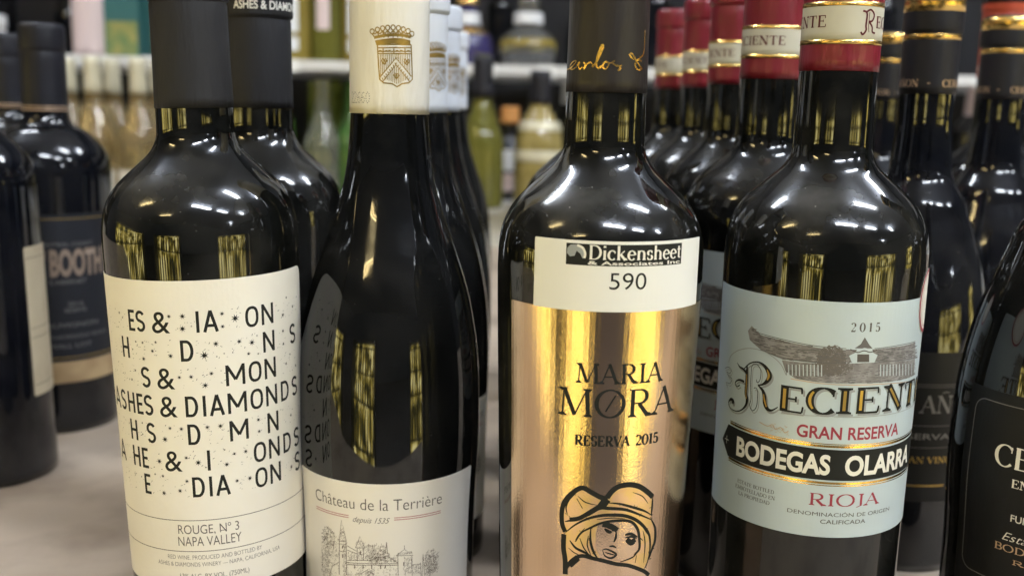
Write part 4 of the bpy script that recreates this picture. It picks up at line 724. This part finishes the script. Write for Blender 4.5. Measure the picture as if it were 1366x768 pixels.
def shelf_bottle(name, label, cat, x, y, z, prof, m, extra=(), group=None, sx=1, sy=1, rz=0, seg=40):
    e = empty(name, (x, y, z), label, cat, group, rz)
    P = smooth_profile(prof, 3)
    obj('glass_body', lathe('glass_body', P, seg, sx=sx, sy=sy), m, e)
    for (nm, z0, z1, mm, off) in extra:
        if nm == 'label':
            q = Print(); r0 = interp(P, (z0 + z1) / 2); w_ = r0 * (.42 if name == 'liquor_bottle' else 1.15); q.fill(rrect(-w_, w_, z0, z1, 3)); q.v = [(a, b_, 0) for a, b_, c_ in q.v]; q.build(nm, mm, e, r0, lambda zz: interp(P, zz), off, rim=.3, strip=4)
        else:
            PP = [(z0, interp(P, z0))] + [(z0 + (z1 - z0) * t_ / 6, interp(P, z0 + (z1 - z0) * t_ / 6) + off) for t_ in range(7)] + [(z1, interp(P, z1) - 2), (z1, .5)]
            obj(nm, lathe(nm, PP, seg, cap=False, sx=sx, sy=sy), mm, e)
    return e
WINE = [(0, 33), (2, 37), (60, 37.5), (170, 37.5), (190, 36), (205, 30), (220, 20), (235, 15.5), (300, 14.5)]
SLOPE = [(0, 36), (2, 40), (100, 40), (140, 37), (175, 27), (205, 18), (235, 15), (300, 14)]
# pale wine bottles with champagne capsules, upper left
gr = 'pale gold wine bottles below the white shelf'
for x, y, lab in ((-.772, 1.87, 'pale gold wine bottle with cream capsule, left of the three whole ones under the shelf'), (-.770, 1.956, 'pale gold wine bottle with cream capsule, middle one under the shelf'), (-.689, 1.87, 'pale gold wine bottle with cream capsule, nearest the big black scattered-letter bottle'), (-.868, 1.99, 'pale gold wine bottle with cream capsule, cut off by the navy-capsuled bottle'), (-.685, 1.962, 'pale gold wine bottle hidden mostly behind the matte black capsule')):
    e = shelf_bottle('white_wine_bottle', lab, 'wine bottle', x, y, .045, [(a * .88, b_) for a, b_ in SLOPE], ROSEW, [('capsule', 200, 264, CREAMSCREW, 1.2), ('cork', 178, 199, CORK, -5.5), ('label', 8, 62, CREAM, .3)], gr)
# upper shelf, left to right
e = shelf_bottle('pink_label_bottle', 'bottle with pale pink wrap standing on the white shelf, upper left', 'bottle', -.905, 2.2, .319, WINE, CLEARN, [('wrap', 4, 135, PINKP, .6), ('collar', 215, 262, GREYL, .5)])
e = empty('gift_carton', (-.835, 2.22, .319), 'tall teal bottle carton with olive gold picture on the white shelf', 'carton')
box('carton_body', -.038, .038, -.038, .038, 0, .30, TEALP, e, .002); box('picture_panel', -.034, .034, -.0395, -.0382, .006, .075, OLIVEP, e); box('title_panel', -.026, .026, -.0395, -.0382, .128, .19, GREYL, e)
q = Print(); q.text('RESERVA', -20, 20, 98, 9)
me_o = q.build('lettering', GREYL, e, 1e5, lambda z: 39.6, .1, strip=0)
gr = 'amber liquor bottles on the white shelf'
for i, (x, lab) in enumerate(((-.478, 'amber bottle with two white labels on the shelf, right of the second matte capsule'), (-.415, 'dark amber bottle on the shelf between two white-labelled ones'), (-.352, 'amber bottle with white labels touching the cream capsule in view'))):
    shelf_bottle('liquor_bottle', lab, 'bottle', x, 2.22 + .02 * i, .319, [(0, 30), (2, 34), (130, 34), (170, 33), (190, 20), (205, 15), (260, 14)], AMBER if i != 1 else OLIVE, ([('label', 62, 150, GREYL, .4), ('label', 24, 52, GREYL, .4)] if i != 1 else [('label', 70, 150, PINKP, .4)]), gr)
for x, lab in ((-1.30, 'dark bottle on the white shelf behind the navy capsules'), (-1.20, 'dark bottle standing left of the pink wrapped bottle')):
    shelf_bottle('dark_bottle', lab, 'bottle', x, 2.4, .319, WINE, GLASS2, [('capsule', 235, 300, NAVYCAP, .5)])
shelf_bottle('white_cap_bottle', 'bottle with white and silver cap at the extreme upper left edge', 'bottle', -.94, 1.86, .045, [(a * 1.115, b_) for a, b_ in WINE], CLEARN, [('cap', 312, 332, GREYL, 6), ('cap_collar', 296, 309, GREYL, 4)])
# under the shelf: green bottles
gr = 'green glass bottles below the white shelf'
for i, (x, y, m, lab) in enumerate(((-.478, 2.14, GREENB, 'bright green bottle glimpsed beside the matte black capsule'), (-.430, 2.30, GREENG, 'pale olive-green bottle under the shelf, left'), (-.358, 2.33, GREENG, 'pale olive-green bottle next to the cream castle capsule'), (-.402, 2.12, CLEARN, 'clear slim bottle standing before the olive-green bottles'), (-.345, 2.14, GREENB, 'bright green bottle slanting light behind the cream castle capsule'))):
    e = shelf_bottle('green_bottle', lab, 'bottle', x, y, .045, [(a * (.52 if i == 0 else .80), b_) for a, b_ in ([(0, 33), (2, 37), (60, 37.5), (170, 37.5), (300, 36)] if i in (1, 2) else SLOPE)], m, [], gr)
# middle gap
e = shelf_bottle('decanter_bottle', 'navy and gold liquor bottle with gold stopper on the shelf, right of the white capsules', 'bottle', -.108, 2.2, .319, [(0, 48), (2, 52), (30, 58), (62, 52), (78, 34), (88, 20), (96, 17), (140, 16)], NAVYG, [('gold_shoulder', 66, 78, GOLD, 1.0), ('silver_collar', 86, 110, GREYL, 10), ('blue_neck', 110, 124, NAVYG, 4)])
obj('gold_stopper', lathe('gold_stopper', smooth_profile([(124, 12), (130, 24), (142, 22), (150, 27), (162, 26), (172, 14), (178, 3)], 2), 32), GOLD, e)
e = shelf_bottle('decanter_bottle', 'round clear glass decanter with glass stopper on the shelf, centre gap', 'bottle', .022, 2.2, .319, [(0, 40), (2, 46), (20, 57), (40, 61), (60, 56), (76, 38), (88, 20), (96, 17), (118, 16)], CLEAR, [('silver_collar', 90, 112, GREYL, 14), ('amber_label', 42, 58, AMBER, .5)])
obj('glass_stopper', lathe('glass_stopper', smooth_profile([(112, 12), (120, 20), (136, 21), (142, 13), (150, 22), (168, 24), (182, 14), (188, 2)], 2), 32), CLEAR, e)
e = shelf_bottle('olive_bottle', 'olive liquor bottle with dark cap, beside the white capsules below the shelf', 'bottle', -.064, 1.95, .045, [(a * .96, b_ * 1.04) for a, b_ in SLOPE], OLIVE, [('capsule', 208, 285, NAVYCAP, 5)])
e = shelf_bottle('small_bottle', 'small dark bottle with cork stopper and white label in the centre gap', 'bottle', -.012, 2.12, .045, [(0, 26), (2, 30), (90, 30), (118, 22), (135, 14), (190, 13)], GLASS2, [('stopper', 158, 192, CORK, 6), ('label', 62, 104, GREYL, .6), ('label', 20, 56, PINKP, .6)])
e = shelf_bottle('gold_bottle', 'ornate pale gold bottle with dark neck, left of the rose-gold bottle shoulder', 'bottle', .046, 1.98, .045, [(0, 44), (2, 48), (110, 47), (150, 41), (180, 27), (196, 20), (255, 19), (262, 17)], STRAW, [('capsule', 198, 262, NAVYCAP, 2), ('relief_band', 148, 166, CREAMSCREW, 2.5), ('relief_band', 90, 110, CREAMSCREW, 2.0)])
# right side
e = shelf_bottle('pale_capsule_bottle', 'wine bottle with tall white capsule seen right of the front red capsule', 'bottle', .66, 1.78, .045, [(a * .93, b_) for a, b_ in WINE], STRAW, [('capsule', 150, 262, GREYL, 3)])
gr = 'bottles glimpsed between the capsules on the right'
for i, (x, y, z, m, mc, lab) in enumerate(((.60, 2.15, .319, GLASS2, GREYL, 'dark shelf bottle with pale cap left of the gold-topped capsule'), (.76, 2.2, .319, GLASS2, NAVYCAP, 'dark shelf bottle behind the tall gold-topped capsule'), (1.04, 2.1, .319, CLEARN, GREYL, 'pale shelf bottle at the extreme upper right edge'), (.98, 2.2, .045, GLASS2, PINKP, 'dark bottle with pinkish capsule between the two navy capsules'), (.20, 2.3, .319, GLASS2, NAVYCAP, 'dark bottle behind the signature capsule'), (.28, 2.2, .319, GLASS2, GOLD, 'dark bottle with gold cap left of the red capsules'), (1.0, 1.9, .045, GLASS2, BRICK, 'dark bottle with brick capsule low at the right edge'), (.50, 2.3, .319, AMBER, GOLD, 'amber bottle above the second RECIENTE capsule'), (.58, 2.2, .045, STRAW, GOLD, 'straw bottle with gold capsule right of the front red capsule'))):
    shelf_bottle('shelf_bottle', lab, 'bottle', x, y, z, [(a * (.86 if z < .1 else .75), b_) for a, b_ in WINE], m, [('capsule', 196, 258 if z < .1 else 224, mc, 1.5)], gr)

for i in range(26):
    lvl = i % 2; x = -1.35 + (i // 2) * .215 + random.uniform(-.03, .03)
    e = shelf_bottle('back_row_bottle', 'dark bottle in the dim back row of the store shelf', 'bottle', x, 2.56 + random.uniform(-.04, .05), .319 if lvl else .045, WINE if i % 3 else SLOPE, (GLASS2, OLIVE, AMBER)[i % 3 if i % 5 == 0 else 0], [('capsule', 232, 300, (NAVYCAP, PINKP, GREYL, BRONZE)[i % 4], 1)], 'back row bottles')
    e.scale = (.85, .85, random.uniform(.78, .88))

# ------------------------------------------------------------------ the room the glass mirrors
wallbox('ceiling', -9, 9, -9, 2.77, 2.55, 2.6, CEIL); wallbox('floor', -9, 9, -9, 6, -1.0, -.951, FLOOR)
def fixture(x, y, rz, lab, l=.9, tube=TUBE):
    e = empty('ceiling_light', (x, y, 2.36), lab, 'ceiling light', 'fluorescent ceiling lights over the wine table', R(rz))
    box('housing', -.045, .045, -l / 2 - .03, l / 2 + .03, -.012, .03, HOUS, e, .004)
    for s in (-.4, .4): box('hanger', -.004, .004, s * l - .004, s * l + .004, .03, .19, HOUS, e)
    for s in (-.075, .075):
        me = lathe('tube', [(-l * 500, 18), (l * 500, 18)], 10)
        for v in me.vertices: v.co = (v.co.x + s, v.co.z, v.co.y)
        obj('tube', me, tube, e)
for a in ((6.6, -5.0, 60, 'twin-tube ceiling light far behind the camera on the right'), (4.0, -1.2, 80, 'twin-tube ceiling light to the right of the table'), (.58, -1.8, 80, 'twin-tube ceiling light just behind the camera, right', 1.2),
          (2.2, -1.9, 90, 'twin-tube ceiling light behind the camera, farther right'), (-2.9, -.9, 80, 'warm twin-tube ceiling light to the left of the table', 1.2, TUBEW), (-2.2, -3.4, 90, 'warm twin-tube ceiling light behind the camera, left', 1.2, TUBEW), (1.3, .1, 90, 'twin-tube ceiling light over the wine table'),
          (-1.4, 1.3, 90, 'twin-tube ceiling light before the shelves, left'), (2.1, 1.3, 90, 'twin-tube ceiling light before the shelves, right')): fixture(*a)
def display_mat():
    m = bpy.data.materials.new('lit_amber_back_panel'); m.use_nodes = True; nt = m.node_tree; nt.nodes.clear(); L = nt.links
    o = N(nt, 'ShaderNodeOutputMaterial'); e = N(nt, 'ShaderNodeEmission'); tc = N(nt, 'ShaderNodeTexCoord'); mp = N(nt, 'ShaderNodeMapping'); mp.inputs['Scale'].default_value = (24, 24, 2.2)
    n = N(nt, 'ShaderNodeTexNoise'); n.inputs['Scale'].default_value = 2.2; n.inputs['Detail'].default_value = 3; r = N(nt, 'ShaderNodeValToRGB')
    n2 = N(nt, 'ShaderNodeTexNoise'); n2.inputs['Scale'].default_value = 3.6; n2.inputs['Detail'].default_value = 4; L.new(tc.outputs['Object'], n2.inputs['Vector'])
    mx = N(nt, 'ShaderNodeMath', operation='MULTIPLY_ADD'); mx.inputs[1].default_value = .85; ad = N(nt, 'ShaderNodeMath', operation='MULTIPLY'); ad.inputs[1].default_value = 1.15
    cr_ = r.color_ramp; cr_.elements[0].position = .76; cr_.elements[0].color = (.04, .04, .012, 1); cr_.elements[1].position = .98; cr_.elements[1].color = (2.2, 1.95, .85, 1)
    q = cr_.elements.new(.83); q.color = (.45, .36, .05, 1); q = cr_.elements.new(.89); q.color = (1.2, .86, .12, 1)
    L.new(tc.outputs['Object'], mp.inputs[0]); L.new(mp.outputs[0], n.inputs['Vector']); L.new(n.outputs[0], mx.inputs[0]); L.new(n2.outputs[0], ad.inputs[0]); L.new(ad.outputs[0], mx.inputs[2]); sb = N(nt, 'ShaderNodeMath', operation='SUBTRACT'); sb.inputs[1].default_value = .15; L.new(mx.outputs[0], sb.inputs[0]); L.new(sb.outputs[0], r.inputs[0]); L.new(r.outputs[0], e.inputs[0]); e.inputs[1].default_value = DISPLAY_POWER; L.new(e.outputs[0], o.inputs[0])
    return m
DISP = display_mat(); DARKM = mat('dark_metal_frame', (.02, .02, .02), .5)
def display(x, y, rz, wid, lab, top=.42):
    e = empty('lit_display', (x, y, -.951), lab, 'display case', 'backlit spirit displays mirrored in the glass', R(rz))
    h = top + .951
    box('lit_panel', -wid / 2, wid / 2, 0, .02, .06, h, DISP, e)
    box('cabinet', -wid / 2 - .03, wid / 2 + .03, .021, .3, 0, h + .04, DARKM, e)
    for z in (.26, .58, .90, 1.20): box('shelf_board', -wid / 2, wid / 2, -.07, -.004, z, z + .018, DARKM, e)
    for sx_ in (-1, 1): box('side_panel', sx_ * (wid / 2 + .015) - .012, sx_ * (wid / 2 + .015) + .012, -.24, 0, 0, h + .04, DARKM, e)
    bm = bmesh.new(); n = int(wid / .12); tmp = lathe('t', [(0, 24), (170, 24), (205, 18), (225, 9), (290, 9)], 8)
    for z in (.278, .598, .918):
        for i in range(n):
            k = len(bm.verts); bm.from_mesh(tmp); bm.verts.ensure_lookup_table()
            for v in bm.verts[k:]: v.co += Vector((-wid / 2 + .05 + i * .12 + random.uniform(-.012, .012), -.10 + random.uniform(-.04, .02), z))
    me = bpy.data.meshes.new('spirit_bottles'); bm.to_mesh(me); bm.free(); o = obj('spirit_bottles', me, OLIVE, e); o['kind'] = 'stuff'
display(-.98, -1.62, 178, 1.1, 'backlit amber spirit display across the aisle, behind the camera', .30)
display(2.05, -1.3, 215, 1.6, 'backlit amber spirit display across the aisle on the right', .32)
display(-2.3, -.3, 88, 1.8, 'backlit amber spirit display along the left side of the aisle', .33)
display(2.6, .25, -88, .4, 'narrow backlit display at the right end of the aisle', .34)

# ------------------------------------------------------------------ groups
for o in list(COL.objects):
    if o.get('category') == 'wine bottle' and o.name.startswith('wine_bottle'): o['group'] = 'dark wine bottles lined up in rows on the tan table'

for o in COL.objects:
    if o.type == 'MESH' and o.name.split('.')[0] in ('small_print', 'castle_etching', 'winery_engraving', 'label_rules', 'crest'): o['kind'] = 'stuff'

for o in COL.objects:
    if o.name.startswith('wine_bottle.') and o.location.y > .45: o.rotation_euler.x += random.uniform(-.006, .006); o.rotation_euler.y += random.uniform(-.006, .006)
